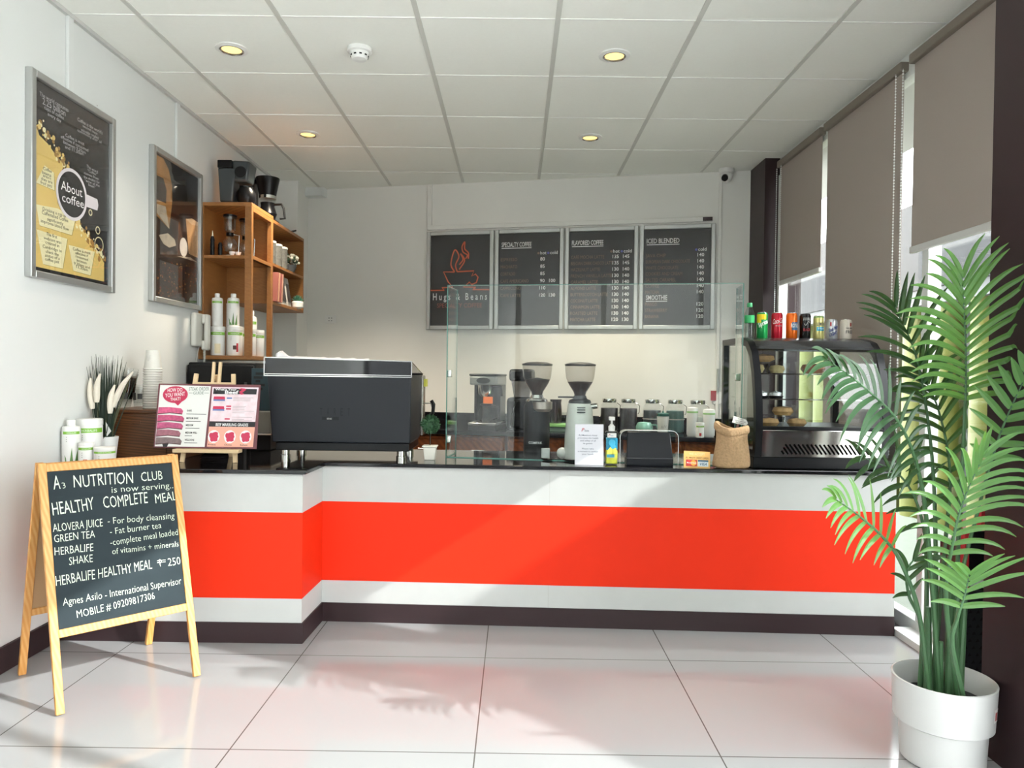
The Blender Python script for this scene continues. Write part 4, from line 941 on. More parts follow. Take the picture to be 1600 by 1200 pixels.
# dark boxes on the rear worktop in the shade under the shelves
t = thing('upright_cooler', 'black upright cooler against the white wall, below the wooden shelf', 'cooler', (WX + 0.01, 4.32, 0))
MB(MATTBLACK).box((0, 0.03, 0.03), (0.40, 0.55, 1.215)).build('body', t, bevel=0.008); MB(BLACK).box((0.005, 0.0, 0.06), (0.395, 0.03, 1.20)).build('door', t, bevel=0.006); MB(DKGREY).cyl((0.36, -0.02, 0.7), (0.36, -0.02, 1.1), 0.008).build('handle', t)
for x in (0.04, 0.36):
    for y in (0.07, 0.5): MB(BLACK).cyl((x, y, 0), (x, y, 0.035), 0.018).build('foot', t)
kx = at(415, 690, 3.97).x
t = thing('teal_carton', 'dark teal printed carton on the beige metal box beside the espresso machine', 'carton', (kx, 3.93, TOPZ + 0.21))
TEAL = P('teal_card', (0.018, 0.05, 0.065, 1), 0.5); MB(TEAL).box((-0.048, -0.05, 0), (0.055, 0.09, 0.225)).build('carton', t, bevel=0.003)
k = MB(P('teal_print', (0.005, 0.010, 0.014, 1), 0.5))
for i in range(6): k.box((-0.035 + 0.01 * (i % 2), -0.0508, 0.09 + 0.02 * i), (0.0 + 0.012 * (i % 3), -0.05, 0.103 + 0.02 * i))
k.build('printing', t)
t = thing('knock_box', 'grey metal box beside the espresso machine behind the steak board', 'box', (kx, 3.93, TOPZ))
MB(P('box_beige', (0.28, 0.27, 0.24, 1), 0.4)).box((-0.05, -0.06, 0.09), (0.06, 0.12, 0.21)).build('upper_body', t, bevel=0.006); MB(STEEL).box((-0.055, -0.065, 0.082), (0.065, 0.125, 0.09)).build('rim', t); MB(MATTBLACK).box((-0.05, -0.06, 0), (0.06, 0.12, 0.082)).build('lower_body', t, bevel=0.005)

# ------------------------------------------------------------------ espresso machine
xl, xr = at(413, 600, 3.48).x, at(643, 600, 3.48).x
t = thing('espresso_machine', 'wide black espresso machine with steel feet, its back to the room', 'espresso machine', ((xl + xr) / 2, 3.48, TOPZ))
w = (xr - xl) / 2; z = lambda py: CAMH - (py - 579) * 3.48 / F - TOPZ
b = MB(SLATE)
zb, zt = z(691), z(584)
b.hexa([(-w + 0.035, 0.01, zb), (w - 0.005, 0.01, zb), (w - 0.005, 0.36, zb), (-w + 0.035, 0.36, zb), (-w + 0.012, 0, zt), (w - 0.002, 0, zt), (w - 0.002, 0.42, zt), (-w + 0.012, 0.42, zt)])
b.build('back_panel', t, bevel=0.006)
MB(BLACK).box((-w + 0.05, 0.02, z(704)), (w - 0.012, 0.36, zb)).build('base', t, bevel=0.004)
tp = MB(P('top_mirror', (0.012, 0.012, 0.014, 1), 0.04, spec=0.7))
zc = z(558)
tp.hexa([(-w + 0.004, 0.0, zt), (w - 0.002, 0.0, zt), (w - 0.002, 0.006, zt), (-w + 0.004, 0.006, zt), (-w + 0.004, 0.0, zc), (w - 0.002, 0.0, zc - 0.012), (w - 0.002, 0.006, zc - 0.012), (-w + 0.004, 0.006, zc)])
tp.hexa([(w - 0.006, 0.006, zt), (w, 0.006, zt), (w, 0.42, zt), (w - 0.006, 0.42, zt), (w - 0.006, 0.006, zc - 0.012), (w, 0.006, zc - 0.012), (w, 0.42, zt + 0.008), (w - 0.006, 0.42, zt + 0.008)])
tp.hexa([(-w + 0.004, 0.006, zt), (-w + 0.010, 0.006, zt), (-w + 0.010, 0.42, zt), (-w + 0.004, 0.42, zt), (-w + 0.004, 0.006, zc), (-w + 0.010, 0.006, zc), (-w + 0.010, 0.42, zc), (-w + 0.004, 0.42, zc)])
tp.build('cup_guard', t)
e = MB(POLISHED)
for a_, c_ in (((-w, -0.003, zt), (w, -0.003, zt)), ((-w, -0.003, zt - 0.008), (w, -0.003, zt - 0.008)), ((-w, -0.003, zc), (w, -0.003, zc - 0.012)), ((w, -0.003, zc - 0.012), (w, -0.003, zt - 0.01)), ((-w, -0.003, zc), (-w, -0.003, zt - 0.01)), ((w, 0, zt), (w, 0.42, zt)), ((w, 0, zc - 0.012), (w, 0.42, zt + 0.008))): e.bar(a_, c_, 0.004, 0.004)
e.build('edge_trim', t)
MB(STEEL).box((-w + 0.012, 0.006, zt - 0.004), (w - 0.006, 0.42, zt)).build('cup_tray', t)
MB(P('side_steel', (0.5, 0.47, 0.42, 1), 0.25, 0.9)).box((w - 0.004, 0.36, z(688)), (w + 0.012, 0.44, zt)).build('side_panel', t, bevel=0.004)
for x in (-w + 0.085, w - 0.055):
    for y in (0.06, 0.33):
        MB(POLISHED).lathe([(0.024, 0.0), (0.024, 0.018), (0.021, 0.020), (0.021, z(704) + 0.002)], (x, y, 0), 24).build('foot', t)
lw = MB(POLISHED).tube([(w + 0.012, 0.42, 0.26), (w + 0.045, 0.43, 0.26), (w + 0.055, 0.43, 0.22)], 0.004, 8).m(BLACK).tube([(w + 0.045, 0.43, 0.275), (w + 0.058, 0.43, 0.255), (w + 0.055, 0.43, 0.21), (w + 0.035, 0.43, 0.19)], 0.010, 8)
lw.build('steam_lever', t)
MB(P('yellow_tag', (0.55, 0.55, 0.08, 1), 0.5)).box((w + 0.012, 0.38, z(603)), (w + 0.026, 0.43, z(590))).build('tag', t)
k = MB(BLACK, Matrix(((1, 0, 0, 0), (0, 0, -1, 0.0), (0, 1, 0, 0), (0, 0, 0, 1))))
for i, ch in enumerate('TARET'): k.text(ch, (-0.085 + i * 0.033, z(648)), h=0.036, w=0.011, n=-0.002)
k.rect(-0.075, z(655), 0.005, z(650), -0.003); k.m(LGREY).text('SERIES', (-0.052, z(654.3)), h=0.008, w=0.024, n=-0.0022)
k.build('badge', t)
cl = MB(P('towel_white', (0.75, 0.73, 0.74, 1), 0.9, bump=0.3, scale=80)); n_, m_ = 40, 10
vv = []
for i in range(n_ + 1):
    x = -w + 0.05 + (2 * w - 0.26) * i / n_
    bump = 0.022 * math.exp(-((i - 1.5) / 2.2) ** 2) + 0.006 * abs(math.sin(i * 0.45)) * (1 - i / n_)
    top = zc - 0.012 * (x + w) / (2 * w) + 0.004 + bump
    prof = [(-0.006 + 0.012, top - 0.06), (0.010, top - 0.03), (0.013, top - 0.004), (0.022, top), (0.04, top + 0.004 * math.sin(i)), (0.08, top - 0.01), (0.14, top - 0.03), (0.20, top - 0.05), (0.26, zt + 0.01)]
    vv.append([cl.V((x, y, max(zz, zt + 0.004))) for y, zz in prof])
for r0, r1 in zip(vv, vv[1:]):
    for j in range(len(r0) - 1): cl.f([r0[j], r1[j], r1[j + 1], r0[j + 1]])
tag(cl.build('towel', loc=((xl + xr) / 2, 3.48, TOPZ), solid=0.003), 'white towel laid along the top of the espresso machine', 'towel')

# topiary
tx = at(672, 700, 3.56)
t = thing('topiary_plant', 'tiny round topiary in a square white pot beside the espresso machine', 'plant', (tx.x, 3.56, TOPZ))
MB(P('pot_ivory', (0.76, 0.74, 0.66, 1), 0.4)).hexa([(-0.025, -0.025, 0), (0.025, -0.025, 0), (0.025, 0.025, 0), (-0.025, 0.025, 0), (-0.031, -0.031, 0.062), (0.031, -0.031, 0.062), (0.031, 0.031, 0.062), (-0.031, 0.031, 0.062)]).box((-0.036, -0.036, 0.062), (0.036, 0.036, 0.070)).build('pot', t, bevel=0.003)
MB(P('twig', (0.02, 0.016, 0.01, 1), 0.7)).cyl((0, 0, 0.06), (0, 0, 0.13), 0.0025).build('stem', t)
g = MB(P('topiary_green', (0.035, 0.105, 0.045, 1), 0.6, noise=0.4, scale=60)); rnd = random.Random(2)
g.ball((0, 0, 0.172), 0.038, 14)
for i in range(420):
    zz = rnd.uniform(-1, 1); a = rnd.uniform(0, 2 * PI); rr = math.sqrt(1 - zz * zz); d = Vector((rr * math.cos(a), rr * math.sin(a), zz)); p = Vector((0, 0, 0.172)) + d * 0.036; sd = d.orthogonal().normalized(); sd.rotate(Matrix.Rotation(rnd.uniform(0, 6), 3, d))
    tip = p + d * rnd.uniform(0.010, 0.016) + sd * 0.004; q2 = d.cross(sd) * 0.004
    g.f([g.V(p - q2), g.V(tip - q2 * 0.3), g.V(tip + q2 * 0.3), g.V(p + q2)])
g.build('leaf_ball', t, smooth=False)

# ------------------------------------------------------------------ glass counter guard
gl, gr = at(696, 715, 3.665), at(1158, 728, 3.445)
ga = Vector((gl.x, gl.y, TOPZ)); gb = Vector((gr.x, gr.y, TOPZ)); gd = (gb - ga).normalized(); gp = Vector((-gd.y, gd.x, 0))
t = thing('glass_guard', 'clear glass counter guard standing in front of the coffee grinders', 'sneeze guard', ga); t.rotation_euler = (0, 0, math.atan2(gd.y, gd.x))
L = (gb - ga).length; GH = 0.862
MB(ACRYL).box((0.004, 0, 0.004), (L - 0.004, 0.008, GH - 0.004)).build('front_pane', t)
MB(GEDGE).box((0, 0, 0), (0.004, 0.008, GH)).box((L - 0.004, 0, 0), (L, 0.008, GH)).box((0.004, 0.0, GH - 0.003), (L - 0.004, 0.008, GH)).box((0.004, 0, 0), (L - 0.004, 0.008, 0.004)).build('pane_edge', t)
for x in (0.0, L - 0.008):
    s_ = MB(ACRYL).box((x, 0.008, 0.004), (x + 0.008, 0.20, GH - 0.004)).build('side_pane', t)
    MB(GEDGE).box((x + 0.001, 0.20, 0.0), (x + 0.007, 0.203, GH)).box((x + 0.001, 0.008, 0.0), (x + 0.007, 0.20, 0.004)).build('pane_edge', s_)
for x in (0.012, L - 0.02):
    for zz in (0.09, 0.42): MB(POLISHED).box((x - 0.012, 0.008, zz - 0.018), (x + 0.012, 0.03, zz + 0.018)).build('clamp', t, bevel=0.004)

# ------------------------------------------------------------------ coffee grinders
BEAN = P('coffee_beans', (0.045, 0.022, 0.014, 1), 0.45, noise=0.6, scale=120)
HOP = glass('hopper_plastic', (0.80, 0.79, 0.78))
def grinder(px, Y, label, mat, white):
    x = at(px, 700, Y).x
    t = thing('coffee_grinder', label, 'grinder', (x, Y, TOPZ), 0, 'coffee grinders behind the glass')
    if white: b = MB(mat).lathe([(0.075, 0), (0.076, 0.01), (0.074, 0.10), (0.068, 0.20), (0.060, 0.272), (0.055, 0.28)], n=36, sy=1.15)
    else: b = MB(mat).lathe([(0.062, 0.0), (0.066, 0.02), (0.066, 0.20), (0.066, 0.262), (0.05, 0.29)], n=36, sy=1.2)
    b.build('body', t)
    MB(STEEL if not white else DKGREY).lathe([(0.052, 0.28), (0.058, 0.284), (0.052, 0.296), (0.036, 0.302), (0.030, 0.318)], n=32).build('collar', t)
    MB(HOP).lathe([(0.026, 0.312), (0.032, 0.335), (0.055, 0.372), (0.070, 0.405), (0.0755, 0.45), (0.076, 0.468)], n=36, cap=False).build('hopper', t)
    MB(BEAN).lathe([(0.024, 0.314), (0.030, 0.336), (0.053, 0.373), (0.064, 0.395 if not white else 0.386), (0.001, 0.405 if not white else 0.39)], n=32, cap=False).build('beans', t)
    MB(P('hopper_lid', (0.03, 0.027, 0.026, 1), 0.3)).lathe([(0.077, 0.466), (0.078, 0.474), (0.05, 0.482), (0.001, 0.485)], n=36, cap=False).build('lid', t)
    k = MB(DKGREY)
    for i in range(3): k.box((-0.020, -0.082, 0.236 + 0.012 * i), (0.020, -0.060, 0.240 + 0.012 * i))
    k.build('vent_slot', t)
    if white: MB(BLACK).box((-0.11, -0.02, 0.306), (-0.03, -0.005, 0.314)).build('gate_lever', t); MB(POLISHED).cyl((0.055, -0.02, 0.265), (0.085, -0.03, 0.27), 0.014).build('knob', t); MB(WPLAST).ball((-0.085, 0, 0.03), 0.028).build('side_cap', t)
    else:
        lt = MB(INKW, Matrix(((1, 0, 0, 0), (0, 1.2, 0, 0), (0, 0, 1, 0), (0, 0, 0, 1)))); lt.text('COMPAK', (-0.008, 0.075), h=0.012, w=0.07, cyl=0.066, n=0.001, bold=0.01, al='C'); lt.build('lettering', t)
        MB(P('dispenser_steel', (0.40, 0.35, 0.31, 1), 0.3, 0.8)).lathe([(0.036, 0.235), (0.050, 0.25), (0.050, 0.285)], (0.025, -0.055, 0), 20).build('dose_chamber', t)
        MB(P('steel_plate', (0.55, 0.57, 0.55, 1), 0.35, 0.6)).box((0.022, -0.088, 0.005), (0.065, -0.074, 0.055)).build('front_plate', t, bevel=0.002)
    return t
grinder(838, 3.72, 'black coffee grinder with clear bean hopper, reading COMPAK', MATTBLACK, False)
grinder(905, 3.66, 'white coffee grinder with clear bean hopper beside the black one', P('grinder_white', (0.76, 0.78, 0.74, 1), 0.25, coat=0.3), True)
pts = [at(x, 600, Y).xy.to_3d() + Vector((0, 0, TOPZ + 0.006)) for x, Y in ((848, 3.60), (858, 3.57), (870, 3.6), (882, 3.58), (893, 3.54), (905, 3.54))]
tag(MB(BLACK).tube(catmull(pts, 5), 0.0045, 8).build('cable'), 'black power cord looping along the worktop between the two grinders', 'cord')

# ------------------------------------------------------------------ small things at the counter front
def cx(px, Y): return at(px, 720, Y).x
t = thing('notice_card', 'white printed hand sanitiser notice card standing on the worktop', 'notice', (cx(920.5, 3.42), 3.42, TOPZ)); t.rotation_euler = (-0.12, 0, -0.03)
MB(P('card_white', (0.74, 0.74, 0.80, 1), 0.3)).box((-0.067, 0, 0), (0.067, 0.003, 0.192)).build('card', t, bevel=0.004)
k = MB(P('notice_text', (0.13, 0.15, 0.22, 1), 0.5), Matrix(((1, 0, 0, 0), (0, 0, -1, 0), (0, 1, 0, 0), (0, 0, 0, 1))))
k.text('P', (-0.036, 0.157), h=0.016, slant=0.3).m(P('notice_red', (0.55, 0.03, 0.05, 1), 0.5)).text('P', (-0.0365, 0.1575), h=0.016, slant=0.3, n=0.0016)
k.m(MATS['notice_text']).text('laza', (-0.022, 0.157), h=0.010, slant=0.2)
for i, (s_, w) in enumerate((('R-J Maximum Hotel', 0.085), ('prioritizes the health', 0.095), ('and safety of all', 0.072), ('its guests.', 0.045), ('', 0), ('Please take', 0.055), ('a moment to sanitize', 0.095), ('your hands.', 0.056))):
    if s_: k.text(s_, (-0.006, 0.136 - 0.0125 * i), h=0.0072, w=w, al='C', slant=0.1, bold=0.006)
k.text('Thank you', (0.055, 0.026), h=0.005, w=0.032, al='R'); k.build('lettering', t)
MB(MATS['card_white']).box((-0.067, 0.003, 0), (0.067, 0.06, 0.002)).build('base', t)

t = thing('sanitizer_bottle', 'clear pump bottle of blue and yellow hand sanitiser beside the notice card', 'bottle', (cx(955, 3.46), 3.46, TOPZ))
LIQ = P('sanitizer_lower', (0.62, 0.62, 0.06, 1), 0.12, noise=0.25, scale=40); LIQ2 = P('sanitizer_upper', (0.03, 0.30, 0.50, 1), 0.12, noise=0.4, scale=30)
MB(GLASS).box((-0.030, -0.02, 0), (0.030, 0.02, 0.158)).build('bottle', t, bevel=0.008)
MB(LIQ).box((-0.027, -0.017, 0.004), (0.027, 0.017, 0.070)).m(LIQ2).box((-0.027, -0.017, 0.070), (0.027, 0.017, 0.128)).build('liquid', t, bevel=0.005)
k = MB(P('label_yellow', (0.72, 0.70, 0.10, 1), 0.4)); k.T = Matrix(((1, 0, 0, 0), (0, 0, -1, -0.0205), (0, 1, 0, 0), (0, 0, 0, 1)))
k.poly([(-0.022, 0.05), (0.024, 0.054), (0.02, 0.08), (-0.005, 0.088), (-0.02, 0.07)]); k.m(P('label_blue', (0.05, 0.42, 0.65, 1), 0.4)).disc(0.0, 0.105, 0.016, n=0.0012).disc(0.005, 0.088, 0.012, n=0.0014)
k.m(WPLAST).rect(-0.022, 0.130, 0.020, 0.150, 0.001); k.m(REDL).text('P', (-0.018, 0.135), h=0.011, slant=0.3); k.m(BLU).text('laza', (-0.008, 0.135), h=0.007)
k.m(P('label_teal', (0.04, 0.25, 0.32, 1), 0.5)).rect(-0.024, 0.036, 0.012, 0.05, 0.0011); k.build('label', t)
MB(WPLAST).lathe([(0.015, 0.158), (0.016, 0.182), (0.010, 0.184), (0.009, 0.19)], n=20).cyl((0, 0, 0.19), (0, 0, 0.212), 0.005).box((-0.014, -0.028, 0.210), (0.012, 0.010, 0.226)).build('pump', t, bevel=0.002)

t = thing('tablet_stand', 'black tablet stand with its plain back facing the room', 'tablet stand', (cx(1013, 3.46), 3.46, TOPZ)); t.rotation_euler = (0, 0, -0.04)
MB(P('stand_black', (0.004, 0.005, 0.008, 1), 0.3, spec=0.28)).hexa([(-0.108, -0.055, 0), (0.108, -0.055, 0), (0.108, 0.03, 0), (-0.108, 0.03, 0), (-0.108, -0.055, 0.036), (0.108, -0.055, 0.036), (0.108, 0.03, 0.036), (-0.108, 0.03, 0.036)]).build('base', t, bevel=0.003)
MB(MATS['stand_black']).hexa([(-0.108, -0.045, 0.036), (0.108, -0.045, 0.036), (0.108, -0.03, 0.036), (-0.108, -0.03, 0.036), (-0.100, 0.0, 0.155), (0.100, 0.0, 0.155), (0.100, 0.015, 0.155), (-0.100, 0.015, 0.155)]).build('panel', t, bevel=0.003)
MB(DKGREY).box((-0.108, -0.0505, 0.036), (0.108, -0.046, 0.038)).build('seam', t)
prof = [(-0.135, 0.0)] + [(-0.135 + 0.03 * (1 - math.cos(a)), 0.135 + 0.03 * math.sin(a)) for a in (0, .4, .8, 1.2, PI / 2)] + [(0.105 + 0.03 * math.sin(a), 0.135 + 0.03 * math.cos(a)) for a in (0, .4, .8, 1.2, PI / 2)] + [(0.135, 0.0)]
k = MB(GLASS); fr_, bk_ = [], []
for x, zz in prof: fr_.append(k.V((x, -0.02, zz))); bk_.append(k.V((x, 0.055, zz)))
for i in range(len(prof) - 1): k.f([fr_[i], fr_[i + 1], bk_[i + 1], bk_[i]])
e = MB(P('clear_edge', (0.62, 0.66, 0.66, 1), 0.15)).tube([(x, -0.02, zz) for x, zz in prof], 0.0012, 6)
t2 = thing('clear_cover', 'bent clear plastic cover arched over the black tablet stand', 'cover', (cx(1013, 3.44), 3.44, TOPZ)); t2.rotation_euler = (0, 0, -0.04)
k.build('cover', t2); e.build('edge', t2)

t = thing('payment_sign', 'small yellow card reading MasterCard and VISA in front of the burlap sack', 'sign', (cx(1089, 3.365), 3.365, TOPZ)); t.rotation_euler = (-0.15, 0.03, -0.02)
MB(P('sign_yellow', (0.78, 0.45, 0.14, 1), 0.4)).box((-0.060, 0, 0), (0.060, 0.003, 0.077)).build('card', t)
k = MB(P('sign_dark', (0.16, 0.05, 0.01, 1), 0.5), Matrix(((1, 0, 0, 0), (0, 0, -1, 0), (0, 1, 0, 0), (0, 0, 0, 1))))
k.text('ALL MAJOR CREDIT CARDS', (0, 0.043), h=0.008, w=0.104, al='C', bold=0.012); k.m(P('sign_pale', (0.8, 0.62, 0.36, 1), 0.5)).text('WE ACCEPT', (0, 0.059), h=0.010, w=0.072, al='C', bold=0.01)
k.m(REDL).rect(-0.050, 0.008, 0.000, 0.038, 0.001); k.m(P('mc_red', (0.62, 0.05, 0.04, 1), 0.4)).disc(-0.034, 0.023, 0.013, n=0.0014); k.m(P('mc_orange', (0.82, 0.36, 0.05, 1), 0.4)).disc(-0.016, 0.023, 0.013, n=0.0016)
k.m(INKW).text('MasterCard', (-0.025, 0.0205), h=0.006, w=0.042, al='C', bold=0.012, n=0.002)
k.m(P('visa_blue', (0.05, 0.12, 0.2, 1), 0.4)).rect(0.004, 0.03, 0.052, 0.038, 0.001); k.m(P('visa_pale', (0.62, 0.68, 0.70, 1), 0.4)).rect(0.004, 0.008, 0.052, 0.030, 0.001); k.m(MATS['visa_blue']).text('VISA', (0.028, 0.0135), h=0.012, w=0.036, al='C', slant=0.25, bold=0.02, n=0.0016)
k.build('lettering', t)

BUR = P('burlap', (0.42, 0.27, 0.145, 1), 0.9, noise=0.35, scale=110, bump=0.9)
t = thing('burlap_sack', 'tan burlap sack with rolled top, open beside the display case', 'sack', (cx(1143, 3.388), 3.388, TOPZ))
k = MB(BUR); n_ = 32; rings = []
for zz, rx, ry in ((0.0, 0.078, 0.045), (0.006, 0.088, 0.054), (0.04, 0.086, 0.055), (0.09, 0.078, 0.054), (0.135, 0.070, 0.052), (0.158, 0.070, 0.052), (0.160, 0.080, 0.060), (0.180, 0.082, 0.062), (0.198, 0.076, 0.058), (0.196, 0.066, 0.048), (0.165, 0.060, 0.044)):
    ring = []
    for i in range(n_):
        a = 2 * PI * i / n_; wv = 1 + 0.03 * math.sin(5 * a + zz * 30) + 0.02 * math.sin(9 * a)
        ring.append(k.V((rx * wv * math.cos(a), ry * wv * math.sin(a), zz + (0.012 * math.sin(a * 2 + 2.5) - 0.12 * 0.07 * math.cos(a) if zz > 0.15 else 0))))
    rings.append(ring)
for a_, c_ in zip(rings, rings[1:]):
    for i in range(n_): k.f([a_[i], a_[(i + 1) % n_], c_[(i + 1) % n_], c_[i]])
k.f(rings[0][::-1]); k.build('sack', t, sub=1)
MB(BEAN).lathe([(0.058, 0.165), (0.001, 0.18)], n=20, sy=0.75, cap=False).build('beans', t)
t2 = thing('sack_label', 'small white pointed label on a stick in the burlap sack', 'label', (cx(1150, 3.388), 3.388, TOPZ + 0.17)); t2.rotation_euler = (0, 0.22, 0)
MB(P('stick_brown', (0.22, 0.12, 0.10, 1), 0.6)).box((-0.005, -0.002, 0.0), (0.004, 0.002, 0.05)).build('stick', t2)
k = MB(P('label_white', (0.76, 0.76, 0.72, 1), 0.5), Matrix(((1, 0, 0, 0), (0, 0, -1, -0.002), (0, 1, 0, 0), (0, 0, 0, 1))))
k.prism([(-0.03, 0.035), (0.035, 0.035), (0.042, 0.048), (0.030, 0.062), (-0.03, 0.066)], 0, 0.002); k.m(INK)
for i, w in enumerate((0.03, 0.05, 0.038)): k.text(('THE', 'HUGS BEANS', 'BLEND')[i], (0.004, 0.0555 - 0.0085 * i), h=0.005, w=w, al='C', n=0.003, bold=0.01)
k.build('tag', t2)

# ------------------------------------------------------------------ display case with its food
xa, xb = 1.102, 1.715; YF = 3.365
t = thing('display_case', 'black and steel countertop food display case with curved glass front', 'display case', ((xa + xb) / 2, YF, TOPZ))
w = (xb - xa) / 2; ZT = 1.362 - TOPZ
prof = [(-0.012, 0.19), (0.0, 0.30), (0.03, 0.44), (0.07, 0.535), (0.13, 0.585), (0.20, 0.603)]        # glass curve (y, z)
MB(BLACK).box((-w, 0.012, 0), (w, 0.55, 0.055)).build('plinth', t, bevel=0.004)
k = MB(POLISHED).hexa([(-w + 0.01, 0.004, 0.055), (w - 0.03, 0.004, 0.055), (w - 0.03, 0.02, 0.055), (-w + 0.01, 0.02, 0.055), (-w + 0.02, -0.012, 0.180), (w - 0.02, -0.012, 0.180), (w - 0.02, 0.004, 0.180), (-w + 0.02, 0.004, 0.180)])
k.build('steel_panel', t, bevel=0.002)
k = MB(P('vent_black', (0.002, 0.002, 0.002, 1), 0.9, spec=0.05))
yy = lambda zz: 0.004 - 0.016 * (zz - 0.055) / 0.125 - 0.0012
for i in range(21):
    x0 = -w + 0.135 + i * 0.0195; z0, z1 = 0.070, 0.115; x1 = x0 - 0.034
    if i == 0: z1, x1 = 0.085, x0 - 0.011
    if i == 1: z1, x1 = 0.100, x0 - 0.022
    d = Vector((x1 - x0, 0, z1 - z0)).normalized(); q_ = Vector((d.z, 0, -d.x)) * 0.0042
    a_, c_ = Vector((x0, yy(z0), z0)), Vector((x1, yy(z1), z1))
    k.f([k.V(a_ - q_), k.V(a_ + q_), k.V(c_ + q_), k.V(c_ - q_)])
k.build('vent_slots', t)
MB(BLACK).box((-w + 0.01, -0.014, 0.180), (w - 0.01, 0.02, 0.197)).build('front_rail', t, bevel=0.003)
CASEG = glass('case_glass', (0.90, 0.93, 0.93), ior=1.65)
k = MB(CASEG); L_, R_ = [], []
for y, zz in prof: L_.append(k.V((-w + 0.03, y, zz))); R_.append(k.V((w - 0.03, y, zz)))
for i in range(len(prof) - 1): k.f([L_[i], R_[i], R_[i + 1], L_[i + 1]])
k.build('curved_glass', t)
for s_ in (-1, 1):
    x0, x1 = (s_ * w, s_ * (w - 0.032)); x0, x1 = min(x0, x1), max(x0, x1)
    outer = [(0.0, 0.055), (-0.016, 0.19)] + [(y - 0.006, zz + 0.004) for y, zz in prof[1:]] + [(0.24, ZT), (0.55, ZT), (0.55, 0.055)]
    inner = [(0.52, 0.085), (0.52, ZT - 0.03), (0.24, ZT - 0.03)] + [(y + 0.026, zz - 0.018) for y, zz in prof[::-1][1:]] + [(0.03, 0.085)]
    k = MB(BLACK); n0 = len(outer)
    for a_, c_ in zip(outer, outer[1:] + outer[:1]): k.f([k.V((x0, *a_)), k.V((x1, *a_)), k.V((x1, *c_)), k.V((x0, *c_))])
    for a_, c_ in zip(inner, inner[1:] + inner[:1]): k.f([k.V((x0, *a_)), k.V((x1, *a_)), k.V((x1, *c_)), k.V((x0, *c_))])
    for x in (x0, x1):
        ov = [k.V((x, *p)) for p in outer]; iv = [k.V((x, *p)) for p in inner]
        eo = [k.bm.edges.new((ov[i], ov[(i + 1) % len(ov)])) for i in range(len(ov))]; ei = [k.bm.edges.new((iv[i], iv[(i + 1) % len(iv)])) for i in range(len(iv))]
        r = bmesh.ops.triangle_fill(k.bm, use_beauty=True, use_dissolve=False, edges=eo + ei)
    bmesh.ops.remove_doubles(k.bm, verts=k.bm.verts, dist=1e-5)
    k.build('side_frame', t)
    MB(CASEG).prismx(inner, (x0 + x1) / 2 - 0.002, (x0 + x1) / 2 + 0.002).build('side_glass', t)
MB(P('case_top', (0.03, 0.032, 0.034, 1), 0.25)).prismx([(0.12, 0.545), (0.085, 0.556), (0.128, 0.592), (0.20, 0.606), (0.25, ZT), (0.55, ZT), (0.55, ZT - 0.03), (0.24, ZT - 0.035)], -w + 0.03, w - 0.03).build('top_panel', t)
MB(DKGREY).box((-w + 0.032, 0.025, 0.178), (w - 0.032, 0.52, 0.186)).build('floor_panel', t)
for zz, y0 in ((0.315, 0.10), (0.435, 0.14)):
    MB(CASEG).box((-w + 0.034, y0, zz), (w - 0.034, 0.48, zz + 0.005)).build('glass_shelf', t)
    e = MB(POLISHED).box((-w + 0.034, y0 - 0.004, zz), (w - 0.034, y0, zz + 0.006))
    e.build('shelf_edge', t)
MB(CASEG).box((-w + 0.032, 0.538, 0.08), (w - 0.032, 0.544, ZT - 0.035)).build('rear_glass', t)
MB(BLACK).box((-0.012, 0.53, 0.08), (0.012, 0.55, ZT - 0.03)).build('rear_stile', t)
FX = (xa + xb) / 2
PASTRY = P('pastry', (0.48, 0.29, 0.12, 1), 0.7, noise=0.5, scale=60, bump=0.6); CRUST = P('crust', (0.62, 0.50, 0.25, 1), 0.7, noise=0.4, scale=70, bump=0.5)
def food_box(x, y, z, label, sx=0.055, h=0.05, mat=PASTRY):
    t = thing('pastry_box', label, 'food box', (x, y, z), 0, 'clear boxes of pastry in the display case')
    MB(mat).lathe([(sx * 0.6, 0.003), (sx * 0.85, h * 0.4), (sx * 0.7, h * 0.75), (0.001, h * 0.85)], n=16, sy=0.8, cap=False).build('pastry', t)
    MB(CLEAR).hexa([(-sx * .9, -0.045, 0), (sx * .9, -0.045, 0), (sx * .9, 0.045, 0), (-sx * .9, 0.045, 0), (-sx, -0.05, h), (sx, -0.05, h), (sx, 0.05, h), (-sx, 0.05, h)]).build('container', t)
Z1, Z2, Z3 = TOPZ + 0.186, TOPZ + 0.320, TOPZ + 0.440
food_box(1.215, 3.50, Z1, 'clear box of pastry on the case floor nearest the burlap sack'); food_box(1.345, 3.50, Z1, 'clear box of pastry second along the case floor'); food_box(1.285, 3.52, Z1 + 0.051, 'clear box of pastry stacked on the two floor boxes', 0.06, 0.055)
food_box(1.18, 3.58, Z3, 'clear box of yellow pastry on the top case shelf by the side frame', 0.04, 0.055, CRUST); food_box(1.275, 3.58, Z3, 'clear box of pale bread in the middle of the top shelf', 0.045, 0.05, CRUST); food_box(1.45, 3.58, Z3, 'clear box of reddish pastry farther along the top shelf', 0.07, 0.06, P('red_pastry', (0.35, 0.14, 0.08, 1), 0.7, noise=0.5, scale=60))
tag(MB(PASTRY).lathe([(0.03, 0.0), (0.055, 0.012), (0.05, 0.03), (0.001, 0.04)], n=18, sy=0.7, cap=False).build('bread_roll', loc=(1.215, 3.60, Z3 + 0.056)), 'golden bread roll on top of the yellow pastry box', 'bread')
